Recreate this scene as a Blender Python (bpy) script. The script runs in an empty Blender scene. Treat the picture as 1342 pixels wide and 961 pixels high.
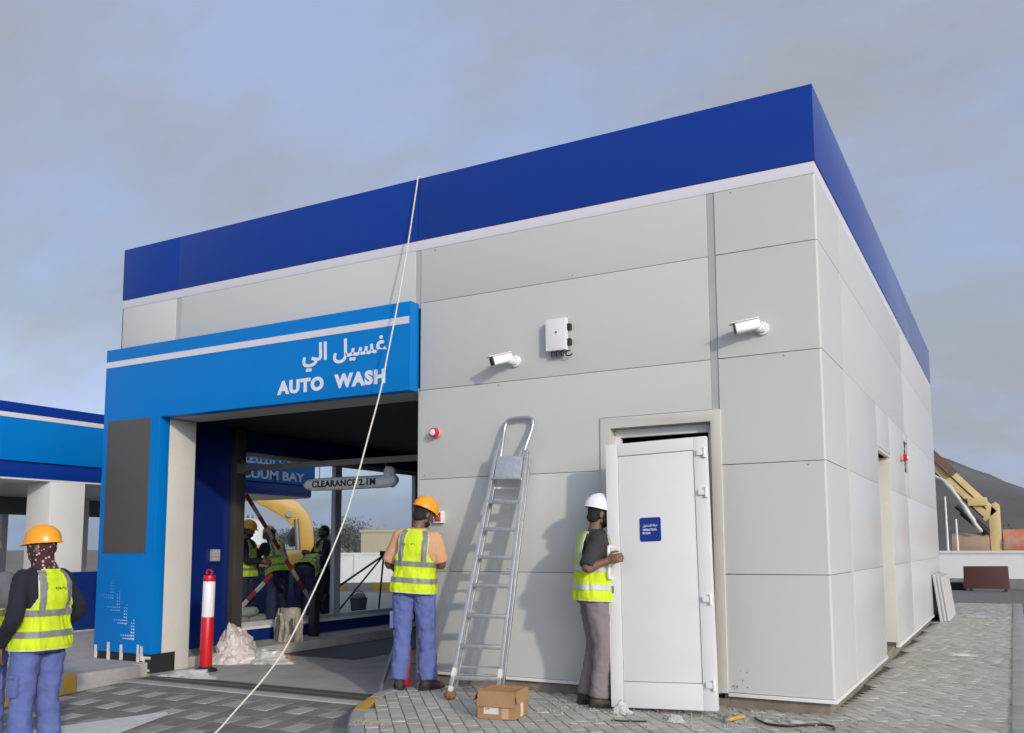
import bpy, bmesh, math, random
from mathutils import Vector, Matrix, noise, Euler
R = math.radians
random.seed(7)
sc = bpy.context.scene
COL = sc.collection

# ---------------------------------------------------------------- camera
cam_d = bpy.data.cameras.new('camera'); cam = bpy.data.objects.new('camera', cam_d); COL.objects.link(cam)
CAM = Vector((1.26505, -7.28080, 1.29599))
FW = Vector((-0.471905, 0.875314, 0.105502)); RT = Vector((0.879968, 0.475007, -0.004923)); UP = Vector((0.054423, -0.090515, 0.994407))
M = Matrix(((RT.x, UP.x, -FW.x, CAM.x), (RT.y, UP.y, -FW.y, CAM.y), (RT.z, UP.z, -FW.z, CAM.z), (0, 0, 0, 1)))
cam.matrix_world = M
cam_d.sensor_fit = 'HORIZONTAL'; cam_d.sensor_width = 36.0
FPX = 1167.97
cam_d.lens = FPX / 1342 * 36; cam_d.shift_x = (671 - 694.30) / 1342; cam_d.shift_y = (593.65 - 480.5) / 1342
cam_d.clip_start = 0.05; cam_d.clip_end = 6000
sc.camera = cam
sc.render.resolution_x = 1024; sc.render.resolution_y = 733
sc.cycles.use_denoising = True
sc.cycles.max_bounces = 8; sc.cycles.transparent_max_bounces = 12

# ---------------------------------------------------------------- sky, sun, exposure
SUN_AZ, SUN_EL = 54.0, 17.0            # azimuth from -Y towards +X
sdir = Vector((math.sin(R(SUN_AZ)) * math.cos(R(SUN_EL)), -math.cos(R(SUN_AZ)) * math.cos(R(SUN_EL)), math.sin(R(SUN_EL))))
world = bpy.data.worlds.new('World'); sc.world = world; world.use_nodes = True
wt = world.node_tree; wt.nodes.clear()
def wn(t, **k):
    n = wt.nodes.new(t)
    for a, b in k.items(): setattr(n, a, b)
    return n
wl = wt.links.new
sky = wn('ShaderNodeTexSky', sky_type='NISHITA', sun_disc=False, sun_elevation=R(SUN_EL), sun_rotation=math.atan2(sdir.x, sdir.y),
         altitude=50, air_density=1.0, dust_density=2.5, ozone_density=1.5)
tc = wn('ShaderNodeTexCoord'); sep = wn('ShaderNodeSeparateXYZ'); wl(tc.outputs['Generated'], sep.inputs[0])
addz = wn('ShaderNodeMath', operation='ADD'); wl(sep.outputs[2], addz.inputs[0]); addz.inputs[1].default_value = 0.45
mx = wn('ShaderNodeMath', operation='MAXIMUM'); wl(addz.outputs[0], mx.inputs[0]); mx.inputs[1].default_value = 0.12
comb = wn('ShaderNodeCombineXYZ'); wl(mx.outputs[0], comb.inputs[0]); wl(mx.outputs[0], comb.inputs[1]); comb.inputs[2].default_value = 1.0
div = wn('ShaderNodeVectorMath', operation='DIVIDE'); wl(tc.outputs['Generated'], div.inputs[0]); wl(comb.outputs[0], div.inputs[1])
mp = wn('ShaderNodeMapping'); wl(div.outputs[0], mp.inputs[0]); mp.inputs['Scale'].default_value = (1.0, 1.7, 1.0); mp.inputs['Rotation'].default_value = (0, 0, R(35))
mp.inputs['Location'].default_value = (0.9, 0.35, 0.0)
nz = wn('ShaderNodeTexNoise'); wl(mp.outputs[0], nz.inputs['Vector']); nz.inputs['Scale'].default_value = 2.3; nz.inputs['Detail'].default_value = 6; nz.inputs['Roughness'].default_value = 0.58; nz.inputs['Distortion'].default_value = 0.35
rmp = wn('ShaderNodeMapRange'); wl(nz.outputs['Fac'], rmp.inputs[0]); rmp.inputs[1].default_value = 0.36; rmp.inputs[2].default_value = 0.60; rmp.inputs[3].default_value = 0.80; rmp.inputs[4].default_value = 0.97
rmp.interpolation_type = 'SMOOTHSTEP'
nz2 = wn('ShaderNodeTexNoise'); wl(mp.outputs[0], nz2.inputs['Vector']); nz2.inputs['Scale'].default_value = 1.9; nz2.inputs['Detail'].default_value = 6; nz2.inputs['Roughness'].default_value = .6
crmp = wn('ShaderNodeMix', data_type='RGBA'); crr = wn('ShaderNodeMapRange'); wl(nz2.outputs['Fac'], crr.inputs[0]); crr.inputs[1].default_value = .38; crr.inputs[2].default_value = .62; wl(crr.outputs[0], crmp.inputs['Factor'])
CLOUD_A, CLOUD_B = (.82, .88, 1.01, 1), (.84, 1.03, 1.50, 1)
CLOUD_GAIN, CLOUD_BASE = 0.85, 2.45
crmp.inputs['A'].default_value = CLOUD_A; crmp.inputs['B'].default_value = CLOUD_B
skym = wn('ShaderNodeMix', data_type='RGBA', blend_type='MULTIPLY'); skym.inputs['Factor'].default_value = 1.0
wl(sky.outputs[0], skym.inputs['A']); skym.inputs['B'].default_value = (1.0, 1.0, 1.0, 1)
lum = wn('ShaderNodeRGBToBW'); wl(sky.outputs[0], lum.inputs[0])
lmx = wn('ShaderNodeMath', operation='MINIMUM'); wl(lum.outputs[0], lmx.inputs[0]); lmx.inputs[1].default_value = 30.0
lsb = wn('ShaderNodeMath', operation='SUBTRACT', use_clamp=False); wl(lmx.outputs[0], lsb.inputs[0]); lsb.inputs[1].default_value = 3.6
lps = wn('ShaderNodeMath', operation='MAXIMUM'); wl(lsb.outputs[0], lps.inputs[0]); lps.inputs[1].default_value = 0.0
lma = wn('ShaderNodeMath', operation='MULTIPLY_ADD'); wl(lps.outputs[0], lma.inputs[0]); lma.inputs[1].default_value = CLOUD_GAIN; lma.inputs[2].default_value = CLOUD_BASE      # even cloud sheet, brighter only round the hazy sun
cmul = wn('ShaderNodeVectorMath', operation='SCALE'); wl(crmp.outputs['Result'], cmul.inputs[0]); wl(lma.outputs[0], cmul.inputs['Scale'])
mixc = wn('ShaderNodeMix', data_type='RGBA'); wl(rmp.outputs[0], mixc.inputs['Factor']); wl(skym.outputs['Result'], mixc.inputs['A']); wl(cmul.outputs[0], mixc.inputs['B'])
bg = wn('ShaderNodeBackground'); wl(mixc.outputs['Result'], bg.inputs[0]); bg.inputs[1].default_value = 0.15
wo = wn('ShaderNodeOutputWorld'); wl(bg.outputs[0], wo.inputs[0])
sun_d = bpy.data.lights.new('sun', 'SUN'); sun_d.energy = 1.45; sun_d.angle = R(2.0); sun_d.color = (1.0, 0.87, 0.69)
sun = bpy.data.objects.new('sun', sun_d); COL.objects.link(sun)
sun.rotation_euler = sdir.to_track_quat('Z', 'Y').to_euler(); sun.location = sdir * 40
vs = sc.view_settings; vs.view_transform = 'Standard'; vs.look = 'None'; vs.gamma = 1.0; vs.exposure = 0.33; vs.use_curve_mapping = False

# ---------------------------------------------------------------- materials
MATS = {}
def mat(name, col, rough=0.5, metal=0.0, var=0.08, scale=2.0, bump=0.0, bscale=60.0, spec=0.5, rnd=0.0, stain=None, coat=0.0, aniso=None, wave=0.0, emit=0.0, rvar=.08):
    if name in MATS: return MATS[name]
    m = bpy.data.materials.new(name); m.use_nodes = True; t = m.node_tree; n = t.nodes; l = t.links.new
    b = n['Principled BSDF']; b.inputs['Roughness'].default_value = rough; b.inputs['Metallic'].default_value = metal
    b.inputs['Specular IOR Level'].default_value = spec
    if coat: b.inputs['Coat Weight'].default_value = coat; b.inputs['Coat Roughness'].default_value = 0.08
    geo = n.new('ShaderNodeNewGeometry'); pos = geo.outputs['Position']
    if aniso:
        mpp = n.new('ShaderNodeMapping'); mpp.inputs['Scale'].default_value = aniso; l(pos, mpp.inputs[0]); pos = mpp.outputs[0]
    tex = n.new('ShaderNodeTexNoise'); tex.inputs['Scale'].default_value = scale; tex.inputs['Detail'].default_value = 6; tex.inputs['Roughness'].default_value = 0.6; l(pos, tex.inputs['Vector'])
    mr = n.new('ShaderNodeMapRange'); l(tex.outputs['Fac'], mr.inputs[0]); mr.inputs[1].default_value = .25; mr.inputs[2].default_value = .75
    mr.inputs[3].default_value = 1 - var; mr.inputs[4].default_value = 1 + var
    val = mr.outputs[0]
    if rnd:
        oi = n.new('ShaderNodeObjectInfo'); a = n.new('ShaderNodeMath'); a.operation = 'ADD'; l(oi.outputs['Random'], a.inputs[0]); l(geo.outputs['Random Per Island'], a.inputs[1])
        f = n.new('ShaderNodeMath'); f.operation = 'FRACT'; l(a.outputs[0], f.inputs[0])
        mr2 = n.new('ShaderNodeMapRange'); l(f.outputs[0], mr2.inputs[0]); mr2.inputs[3].default_value = 1 - rnd; mr2.inputs[4].default_value = 1 + rnd
        mm = n.new('ShaderNodeMath'); mm.operation = 'MULTIPLY'; l(val, mm.inputs[0]); l(mr2.outputs[0], mm.inputs[1]); val = mm.outputs[0]
    vm = n.new('ShaderNodeVectorMath'); vm.operation = 'SCALE'; vm.inputs[0].default_value = col[:3]; l(val, vm.inputs['Scale'])
    out = vm.outputs[0]
    if stain:                                   # (colour, noise scale, low, high, strength)
        sc_, ss, lo, hi, st = stain
        s = n.new('ShaderNodeTexNoise'); s.inputs['Scale'].default_value = ss; s.inputs['Detail'].default_value = 8; s.inputs['Roughness'].default_value = .68; l(geo.outputs['Position'], s.inputs['Vector'])
        sr = n.new('ShaderNodeMapRange'); l(s.outputs['Fac'], sr.inputs[0]); sr.inputs[1].default_value = lo; sr.inputs[2].default_value = hi; sr.inputs[4].default_value = st
        mi = n.new('ShaderNodeMix'); mi.data_type = 'RGBA'; l(sr.outputs[0], mi.inputs['Factor']); l(out, mi.inputs['A']); mi.inputs['B'].default_value = (*sc_, 1); out = mi.outputs['Result']
    l(out, b.inputs['Base Color'])
    rr = n.new('ShaderNodeMapRange'); l(tex.outputs['Fac'], rr.inputs[0]); rr.inputs[3].default_value = max(.02, rough - rvar); rr.inputs[4].default_value = min(1, rough + rvar); l(rr.outputs[0], b.inputs['Roughness'])
    nrm = None
    if bump:
        bt = n.new('ShaderNodeTexNoise'); bt.inputs['Scale'].default_value = bscale; bt.inputs['Detail'].default_value = 5; l(pos, bt.inputs['Vector'])
        bp = n.new('ShaderNodeBump'); bp.inputs['Strength'].default_value = min(1, bump); bp.inputs['Distance'].default_value = 0.01; l(bt.outputs['Fac'], bp.inputs['Height']); nrm = bp.outputs[0]
    if wave:                                    # slow oil-canning of sheet metal
        bt = n.new('ShaderNodeTexNoise'); bt.inputs['Scale'].default_value = 1.3; bt.inputs['Detail'].default_value = 1; l(geo.outputs['Position'], bt.inputs['Vector'])
        bp = n.new('ShaderNodeBump'); bp.inputs['Strength'].default_value = 1.0; bp.inputs['Distance'].default_value = wave; l(bt.outputs['Fac'], bp.inputs['Height'])
        if nrm: l(nrm, bp.inputs['Normal'])
        nrm = bp.outputs[0]
    if nrm: l(nrm, b.inputs['Normal'])
    if emit: b.inputs['Emission Color'].default_value = (*col[:3], 1); b.inputs['Emission Strength'].default_value = emit
    MATS[name] = m
    return m
def glass_mat(name, tint, frough=0.02, strength=1.0):
    m = bpy.data.materials.new(name); m.use_nodes = True; n = m.node_tree.nodes; l = m.node_tree.links.new; n.clear()
    o = n.new('ShaderNodeOutputMaterial'); tr = n.new('ShaderNodeBsdfTransparent'); tr.inputs[0].default_value = (*tint, 1)
    g = n.new('ShaderNodeBsdfGlossy'); g.inputs['Roughness'].default_value = frough; lw = n.new('ShaderNodeLayerWeight'); pw = n.new('ShaderNodeMath'); pw.operation = 'POWER'; l(lw.outputs['Facing'], pw.inputs[0]); pw.inputs[1].default_value = 4.0; fr = n.new('ShaderNodeMath'); fr.operation = 'MULTIPLY_ADD'; l(pw.outputs[0], fr.inputs[0]); fr.inputs[1].default_value = .45; fr.inputs[2].default_value = .03
    mx_ = n.new('ShaderNodeMixShader'); l(fr.outputs[0], mx_.inputs[0]); l(tr.outputs[0], mx_.inputs[1]); l(g.outputs[0], mx_.inputs[2]); l(mx_.outputs[0], o.inputs[0])
    MATS[name] = m; return m

PANEL = mat('panel_grey', (.56, .563, .527), rough=.45, spec=.25, var=.006, scale=.9, wave=.003, rvar=.02, stain=((.40, .38, .33), 1.9, .60, .86, .10))
PANELS = mat('panel_side', (.565, .568, .53), rough=.30, spec=.4, var=.006, scale=.9, wave=.0025, rvar=.01)
SEAM = mat('seam_strip', (.43, .43, .41), rough=.45, var=.05, scale=6)
CREAM = mat('cream_trim', (.60, .58, .51), rough=.45, var=.05, scale=3, stain=((.40, .36, .28), 3, .6, .85, .4))
JOINT = mat('dark_joint', (.09, .09, .09), rough=.9)
BANDW = mat('white_band', (.66, .65, .68), rough=.35, var=.02)
BLUE = mat('royal_blue', (.004, .037, .265), rough=.18, var=.05, scale=1.0, wave=.003, spec=.3, rvar=.03)
AZURE = mat('azure_blue', (.0, .175, .52), rough=.34, var=.04, scale=1.2, wave=.002, spec=.22)
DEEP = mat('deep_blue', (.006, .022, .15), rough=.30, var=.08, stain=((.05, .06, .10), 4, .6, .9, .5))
WHITE = mat('white_paint', (.74, .74, .71), rough=.38, var=.03, stain=((.5, .46, .38), 2.5, .62, .9, .4))
LETTER = mat('letter_white', (.72, .73, .76), rough=.4, var=.02)
SCREEN = mat('screen_grey', (.085, .075, .062), rough=.42, var=.05, bump=.1, bscale=300)
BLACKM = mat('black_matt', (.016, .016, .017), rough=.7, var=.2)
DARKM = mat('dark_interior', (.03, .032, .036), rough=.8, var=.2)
CONC = mat('concrete', (.44, .425, .385), rough=.9, var=.13, scale=4, bump=.35, bscale=90, stain=((.20, .18, .15), 2.2, .52, .8, .6))
CONC_D = mat('concrete_dirty', (.25, .215, .17), rough=.95, var=.25, scale=7, bump=.5, bscale=60, stain=((.12, .10, .08), 5, .45, .75, .7))
PAVE = mat('paver_grey', (.47, .445, .385), rough=.92, var=.10, scale=9, bump=.4, bscale=140, rnd=.14, stain=((.42, .39, .33), 1.1, .5, .75, .5))
PAVE_D = mat('paver_dark', (.21, .195, .175), rough=.9, var=.12, scale=9, bump=.4, bscale=140, rnd=.16, stain=((.25, .23, .20), 1.4, .48, .78, .5))
PAVE_L = mat('paver_light', (.40, .385, .34), rough=.9, var=.10, scale=9, bump=.4, bscale=140, rnd=.12, stain=((.17, .16, .14), 1.4, .5, .78, .5))
SANDJ = mat('sand_joint', (.13, .12, .10), rough=1, var=.3, scale=12)
YELK = mat('kerb_yellow', (.62, .34, .03), rough=.75, var=.12, scale=8, stain=((.34, .30, .24), 9, .48, .72, .8))
KERB = mat('kerb_grey', (.37, .355, .33), rough=.9, var=.12, scale=7, bump=.3, bscale=110, stain=((.22, .2, .17), 4, .52, .8, .5))
GROUND = mat('ground_sand', (.30, .255, .20), rough=1, var=.18, scale=.25, bump=.6, bscale=8, stain=((.2, .18, .15), .08, .45, .7, .6))
GRAVEL = mat('gravel_grey', (.19, .18, .165), rough=1, var=.35, scale=9, bump=.9, bscale=45)
ROADW = mat('road_white', (.68, .67, .63), rough=.8, var=.10, scale=6, stain=((.3, .29, .27), 16, .54, .70, .6))
ALU = mat('aluminium', (.56, .56, .55), rough=.36, metal=.85, var=.12, scale=14, stain=((.45, .43, .38), 20, .55, .7, .6))
STEEL = mat('grey_steel', (.25, .25, .25), rough=.5, metal=.6, var=.15)
FRAME = mat('window_frame_grey', (.46, .47, .48), rough=.4, metal=.1, var=.06)
DFRAME = mat('dark_bronze', (.085, .075, .065), rough=.45, metal=.3, var=.15)
RED = mat('red_plastic', (.55, .012, .018), rough=.35, var=.08)
WHITEP = mat('white_plastic', (.78, .78, .76), rough=.3, var=.03)
BLACKP = mat('black_plastic', (.02, .02, .022), rough=.4, var=.15)
CARD = mat('cardboard', (.36, .21, .10), rough=.85, var=.12, scale=12, stain=((.22, .12, .06), 6, .5, .8, .5))
TAPE = mat('masking_tape', (.66, .62, .54), rough=.7, var=.08, scale=20)
TAPEB = mat('brown_tape', (.27, .16, .075), rough=.35, var=.08, scale=20)
PLAST = mat('plastic_sheet', (.62, .55, .52), rough=.35, var=.25, scale=9, bump=.5, bscale=25)
PLASTW = mat('plastic_white', (.52, .51, .48), rough=.3, var=.2, scale=12, bump=.4, bscale=40)
ROPE = mat('rope', (.66, .62, .53), rough=.8, var=.15, scale=40)
YEL = mat('machine_yellow', (.62, .36, .05), rough=.42, var=.12, scale=2, stain=((.3, .22, .12), 3, .55, .8, .5))
PALEY = mat('machine_pale_yellow', (.66, .50, .22), rough=.45, var=.12, scale=2, stain=((.35, .26, .15), 3, .55, .8, .5))
RUBBER = mat('rubber', (.022, .021, .02), rough=.8, var=.2)
ORANGE = mat('tank_orange', (.62, .20, .11), rough=.6, var=.15, scale=1, stain=((.5, .38, .28), 1.5, .45, .6, .9))
HILLM = mat('hill_rock_hazed', (.105, .099, .097), rough=1, var=.35, scale=.04, bump=1, bscale=.15)  # rock made lighter and greyer, slight haze painted into its colour
GLASS = glass_mat('window_glass', (.90, .93, .94))
GLASSD = glass_mat('dark_glass', (.25, .28, .30))

# ---------------------------------------------------------------- helpers
class MB:
    def __init__(s): s.v = []; s.f = []; s.m = []; s.mi = 0
    def add(s, vs, fs):
        o = len(s.v); s.v += [Vector(p) for p in vs]; s.f += [[i + o for i in f] for f in fs]; s.m += [s.mi] * len(fs); return s
    def box(s, x0, x1, y0, y1, z0, z1):
        return s.add([(x0, y0, z0), (x1, y0, z0), (x1, y1, z0), (x0, y1, z0), (x0, y0, z1), (x1, y0, z1), (x1, y1, z1), (x0, y1, z1)],
                     [(3, 2, 1, 0), (4, 5, 6, 7), (0, 1, 5, 4), (1, 2, 6, 5), (2, 3, 7, 6), (3, 0, 4, 7)])
    def obox(s, mtx, sx, sy, sz):
        o = len(s.v); s.box(-sx / 2, sx / 2, -sy / 2, sy / 2, -sz / 2, sz / 2)
        for i in range(o, len(s.v)): s.v[i] = mtx @ s.v[i]
        return s
    def beam(s, a, b, w, h, up=(0, 0, 1)):                 # rectangular bar from a to b
        a, b = Vector(a), Vector(b); d = (b - a); L = d.length; d.normalize(); u = Vector(up)
        sd = d.cross(u); sd = sd.normalized() if sd.length > 1e-5 else Vector((1, 0, 0)); u = sd.cross(d)
        m = Matrix((( sd.x, d.x, u.x, (a.x + b.x) / 2), (sd.y, d.y, u.y, (a.y + b.y) / 2), (sd.z, d.z, u.z, (a.z + b.z) / 2), (0, 0, 0, 1)))
        return s.obox(m, w, L, h)
    def prism(s, poly, a, b, axis='z'):                     # poly of 2-D points extruded along axis from a to b
        f = {'z': lambda p, t: (p[0], p[1], t), 'y': lambda p, t: (p[0], t, p[1]), 'x': lambda p, t: (t, p[0], p[1])}[axis]
        n = len(poly); vs = [f(p, a) for p in poly] + [f(p, b) for p in poly]
        return s.add(vs, [list(range(n))[::-1], list(range(n, 2 * n))] + [(i, (i + 1) % n, (i + 1) % n + n, i + n) for i in range(n)])
    def loft(s, rings, closed=True, cap=True):
        n = len(rings[0]); o = []
        for r in rings: o += r
        fs = []
        for k in range(len(rings) - 1):
            for i in range(n if closed else n - 1):
                j = (i + 1) % n; fs.append((k * n + i, k * n + j, (k + 1) * n + j, (k + 1) * n + i))
        if cap and closed: fs += [list(range(n))[::-1], [(len(rings) - 1) * n + i for i in range(n)]]
        return s.add(o, fs)
    def tube(s, pts, rad, n=12, sub=1, round_caps=False, flat=1.0, ref=None):
        P = [Vector(p) for p in pts]; rd = list(rad) if hasattr(rad, '__len__') else [rad] * len(P)
        if sub > 1:
            Q, q = [], []
            for i in range(len(P) - 1):
                p0, p1, p2, p3 = P[max(0, i - 1)], P[i], P[i + 1], P[min(len(P) - 1, i + 2)]
                for k in range(sub):
                    t = k / sub; Q.append(.5 * ((2 * p1) + (p2 - p0) * t + (2 * p0 - 5 * p1 + 4 * p2 - p3) * t * t + (3 * p1 - p0 - 3 * p2 + p3) * t ** 3))
                    tt = t * t * (3 - 2 * t); q.append(rd[i] * (1 - tt) + rd[i + 1] * tt)
            Q.append(P[-1]); q.append(rd[-1]); P, rd = Q, q
        T = [((P[min(i + 1, len(P) - 1)] - P[max(i - 1, 0)]).normalized()) for i in range(len(P))]
        u = Vector(ref) if ref else (Vector((0, 0, 1)) if abs(T[0].z) < .9 else Vector((1, 0, 0)))
        if round_caps:
            r0, r1 = rd[0], rd[-1]; a = [(math.cos(R(t)), math.sin(R(t))) for t in (20, 50, 75)]
            pre = [P[0] - T[0] * r0 * sn for c, sn in reversed(a)]; prr = [r0 * c for c, sn in reversed(a)]
            post = [P[-1] + T[-1] * r1 * sn for c, sn in a]; por = [r1 * c for c, sn in a]
            T = [T[0]] * 3 + T + [T[-1]] * 3; P = pre + P + post; rd = prr + rd + por
        rings = []
        for p, t, r in zip(P, T, rd):
            u = (u - t * u.dot(t)); u = u.normalized() if u.length > 1e-6 else t.orthogonal().normalized()
            w = t.cross(u)
            rings.append([p + (u * math.cos(2 * math.pi * i / n) * flat + w * math.sin(2 * math.pi * i / n)) * r for i in range(n)])
        return s.loft(rings)
    def cyl(s, a, b, r0, r1=None, n=20): return s.tube([a, b], [r0, r0 if r1 is None else r1], n)
    def ell(s, c, r, nu=16, nv=10, mtx=None):
        c = Vector(c); rings = []
        for k in range(nv + 1):
            t = math.pi * (k + .04) / (nv + .08); rings.append([(Vector((r[0] * math.sin(t) * math.cos(2 * math.pi * i / nu), r[1] * math.sin(t) * math.sin(2 * math.pi * i / nu), -r[2] * math.cos(t)))) for i in range(nu)])
        if mtx: rings = [[mtx @ p for p in g] for g in rings]
        return s.loft([[c + p for p in g] for g in rings])
    def xf(s, m, start=0):
        for i in range(start, len(s.v)): s.v[i] = m @ s.v[i]
        return s
    def mesh(s, name, mats, bevel=0, smooth=True, angle=38, seg=2, recalc=True):
        me = bpy.data.meshes.new(name); me.from_pydata([tuple(p) for p in s.v], [], s.f)
        for k, p in enumerate(me.polygons): p.material_index = s.m[k]
        for m in (mats if isinstance(mats, (list, tuple)) else [mats]): me.materials.append(m)
        bm = bmesh.new(); bm.from_mesh(me)
        if recalc: bmesh.ops.recalc_face_normals(bm, faces=bm.faces)
        if bevel:
            ed = [e for e in bm.edges if len(e.link_faces) == 2 and e.calc_face_angle(0) > R(30)]
            bmesh.ops.bevel(bm, geom=ed, offset=bevel, segments=seg, profile=.6, affect='EDGES', clamp_overlap=True)
        bm.to_mesh(me); bm.free()
        if smooth:
            me.shade_smooth(); me.set_sharp_from_angle(angle=R(angle))
        return me
    def build(s, name, mats, parent=None, local=False, **k):
        return link(name, s.mesh(name, mats, **k), parent, local)
WM = {}
def link(name, data, parent=None, local=False, mtx=None):
    o = bpy.data.objects.new(name, data); COL.objects.link(o)
    if parent is not None:
        o.parent = parent
        if not local: o.matrix_parent_inverse = WM.get(parent, Matrix()).inverted()
    if mtx is not None: o.matrix_local = mtx if parent is None or local else mtx
    WM[o] = (WM.get(parent, Matrix()) if (local and parent is not None) else Matrix()) @ (mtx if mtx is not None else Matrix())
    return o
def tag(o, label=None, cat=None, group=None, kind=None):
    if label: o['label'] = label
    if cat: o['category'] = cat
    if group: o['group'] = group
    if kind: o['kind'] = kind
    return o
def thing(name, label, cat, loc=(0, 0, 0), rz=0.0, group=None, mtx=None):
    o = bpy.data.objects.new(name, None); COL.objects.link(o); o.empty_display_size = .2
    m = mtx if mtx is not None else Matrix.Translation(loc) @ Matrix.Rotation(rz, 4, 'Z')
    o.matrix_world = m; WM[o] = m
    return tag(o, label, cat, group)
def struct(name, mb, m, **k): return tag(mb.build(name, m, **k), kind='structure')
def text_mb(body, size, bold=0.0, ext=.004, align='LEFT', spacing=1.0, width=None):
    c = bpy.data.curves.new('text', 'FONT'); c.body = body; c.size = size; c.extrude = ext; c.offset = bold; c.align_x = align; c.space_character = spacing; c.resolution_u = 4
    o = bpy.data.objects.new('text', c); COL.objects.link(o)
    me = bpy.data.meshes.new_from_object(o.evaluated_get(bpy.context.evaluated_depsgraph_get()))
    mb = MB(); mb.add([v.co for v in me.vertices], [list(p.vertices) for p in me.polygons])
    bpy.data.objects.remove(o); bpy.data.curves.remove(c); bpy.data.meshes.remove(me)
    if width:
        xs = [v.x for v in mb.v]; k = width / (max(xs) - min(xs)); x0 = min(xs)
        for v in mb.v: v.x = (v.x - x0) * k
    return mb
def build_letters(mb, m, parent, name='letter', local=False, step=(0, 0, 0)):   # every separate glyph outline becomes a part of its own
    par = list(range(len(mb.v)))
    def find(i):
        while par[i] != i: par[i] = par[par[i]]; i = par[i]
        return i
    key = {}
    for i, v in enumerate(mb.v):
        k = (round(v.x, 5), round(v.y, 5), round(v.z, 5))
        if k in key: par[find(i)] = find(key[k])
        else: key[k] = i
    for f in mb.f:
        for i in f[1:]: par[find(i)] = find(f[0])
    groups = {}
    for f in mb.f: groups.setdefault(find(f[0]), []).append(f)
    for gi, fs in enumerate(groups.values()):
        used = sorted({i for f in fs for i in f}); mp_ = {a: q for q, a in enumerate(used)}
        q = MB(); q.add([mb.v[i] + Vector(step) * (gi % 6) for i in used], [[mp_[i] for i in f] for f in fs]); q.build(name, m, parent, local=local, smooth=False)
def fit_text(mb, x0, x1, z0, z1):                            # stretch a text to a box in its own plane
    xs = [v.x for v in mb.v]; ys = [v.y for v in mb.v]; a, b, c, d = min(xs), max(xs), min(ys), max(ys)
    for v in mb.v: v.x = x0 + (v.x - a) / (b - a) * (x1 - x0); v.y = z0 + (v.y - c) / (d - c) * (z1 - z0)
    return mb
FRONT = lambda y: Matrix(((1, 0, 0, 0), (0, 0, -1, y), (0, 1, 0, 0), (0, 0, 0, 1)))      # text plane -> plane facing -Y
def px(p):                                                   # project to the photograph's pixels
    d = Vector(p) - CAM; z = d.dot(FW); return 694.3 + FPX * d.dot(RT) / z, 593.65 - FPX * d.dot(UP) / z, z
def remesh(mb, voxel, smooth=2, name='tmp'):
    me = mb.mesh(name, [], smooth=False); o = bpy.data.objects.new(name, me); COL.objects.link(o)
    r = o.modifiers.new('r', 'REMESH'); r.mode = 'VOXEL'; r.voxel_size = voxel
    if smooth: q = o.modifiers.new('s', 'SMOOTH'); q.factor = .5; q.iterations = smooth
    out = bpy.data.meshes.new_from_object(o.evaluated_get(bpy.context.evaluated_depsgraph_get()))
    bpy.data.objects.remove(o); bpy.data.meshes.remove(me); out.materials.clear()
    return out
def road_z(x, y): return -.13 + .05 * min(0, y + .5)
# ================================================================ SETTING
def ground_z(x, y):
    return -.20 + (.05 * (max(y, -14) + .5) if y < -.5 else 0)
def axis_vals(a, dense, b): return a + dense + b
gx = [-3000, -900, -300, -120, -60, -40, -25, -18, -13, -8, -4, 0, 4, 8, 14, 25, 50, 120, 300, 900, 3000]
gy = [-3000, -900, -300, -100, -40, -20, -14, -10, -7, -4, -2, -.5, 3, 8, 14, 22, 30, 45, 70, 120, 300, 900, 3000]
g = MB(); g.add([(x, y, ground_z(x, y)) for y in gy for x in gx],
                [(j * len(gx) + i, j * len(gx) + i + 1, (j + 1) * len(gx) + i + 1, (j + 1) * len(gx) + i) for j in range(len(gy) - 1) for i in range(len(gx) - 1)])
struct('ground', g, GROUND, smooth=False)

# ---- hill behind the boundary wall
h = MB(); NX, NY = 70, 26
def hill_h(x, y):
    d = (x + 17) / 78.0; e = (y - 300) / 120.0
    base = 28.2 * max(0, 1 - abs(d) ** 1.05 * 1.25) * max(0, 1 - e * e)
    if x < -17: base = 28.2 * max(0, 1 - ((-17 - x) / 90) ** 1.3) * max(0, 1 - e * e)
    n = noise.fractal(Vector((x * .03, y * .03, 0)), 1.0, 2.1, 6)
    return -1 + base + n * min(2.4, base * .12)
hv = [(-120 + 240 * i / NX, 180 + 240 * j / NY) for j in range(NY + 1) for i in range(NX + 1)]
h.add([(x, y, hill_h(x, y)) for x, y in hv], [(j * (NX + 1) + i, j * (NX + 1) + i + 1, (j + 1) * (NX + 1) + i + 1, (j + 1) * (NX + 1) + i) for j in range(NY) for i in range(NX)])
struct('hill', h, HILLM, angle=80)

# ---- paved drive, sloping down towards the viewer
def in_poly(p, poly):
    c = False; n = len(poly)
    for i in range(n):
        a, b = poly[i], poly[(i + 1) % n]
        if (a[1] > p[1]) != (b[1] > p[1]) and p[0] < (b[0] - a[0]) * (p[1] - a[1]) / (b[1] - a[1]) + a[0]: c = not c
    return c
KO = [(-3.90, -.42), (-3.886, -.712), (-3.746, -1.022), (-3.617, -1.307), (-3.447, -1.582), (-3.168, -1.945), (-2.90, -2.26), (-2.40, -2.75), (-1.5, -3.5), (-.3, -4.3), (1.6, -5.2)]   # outer kerb line of the apron
def offs(line, d):
    out = []
    for i, p in enumerate(line):
        a = Vector(line[max(0, i - 1)]); b = Vector(line[min(len(line) - 1, i + 1)]); t = (b - a).normalized(); out.append((p[0] + -t.y * d, p[1] + t.x * d))
    return out
KI = offs(KO, .125)
DRIVE = [(-7.30, -.62)] + [(-7.30, -6.8)] + [(1.6, -6.8)] + KO[::-1][:-1] + [(-3.9, -.62)]
drive = MB(); N = 24
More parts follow.
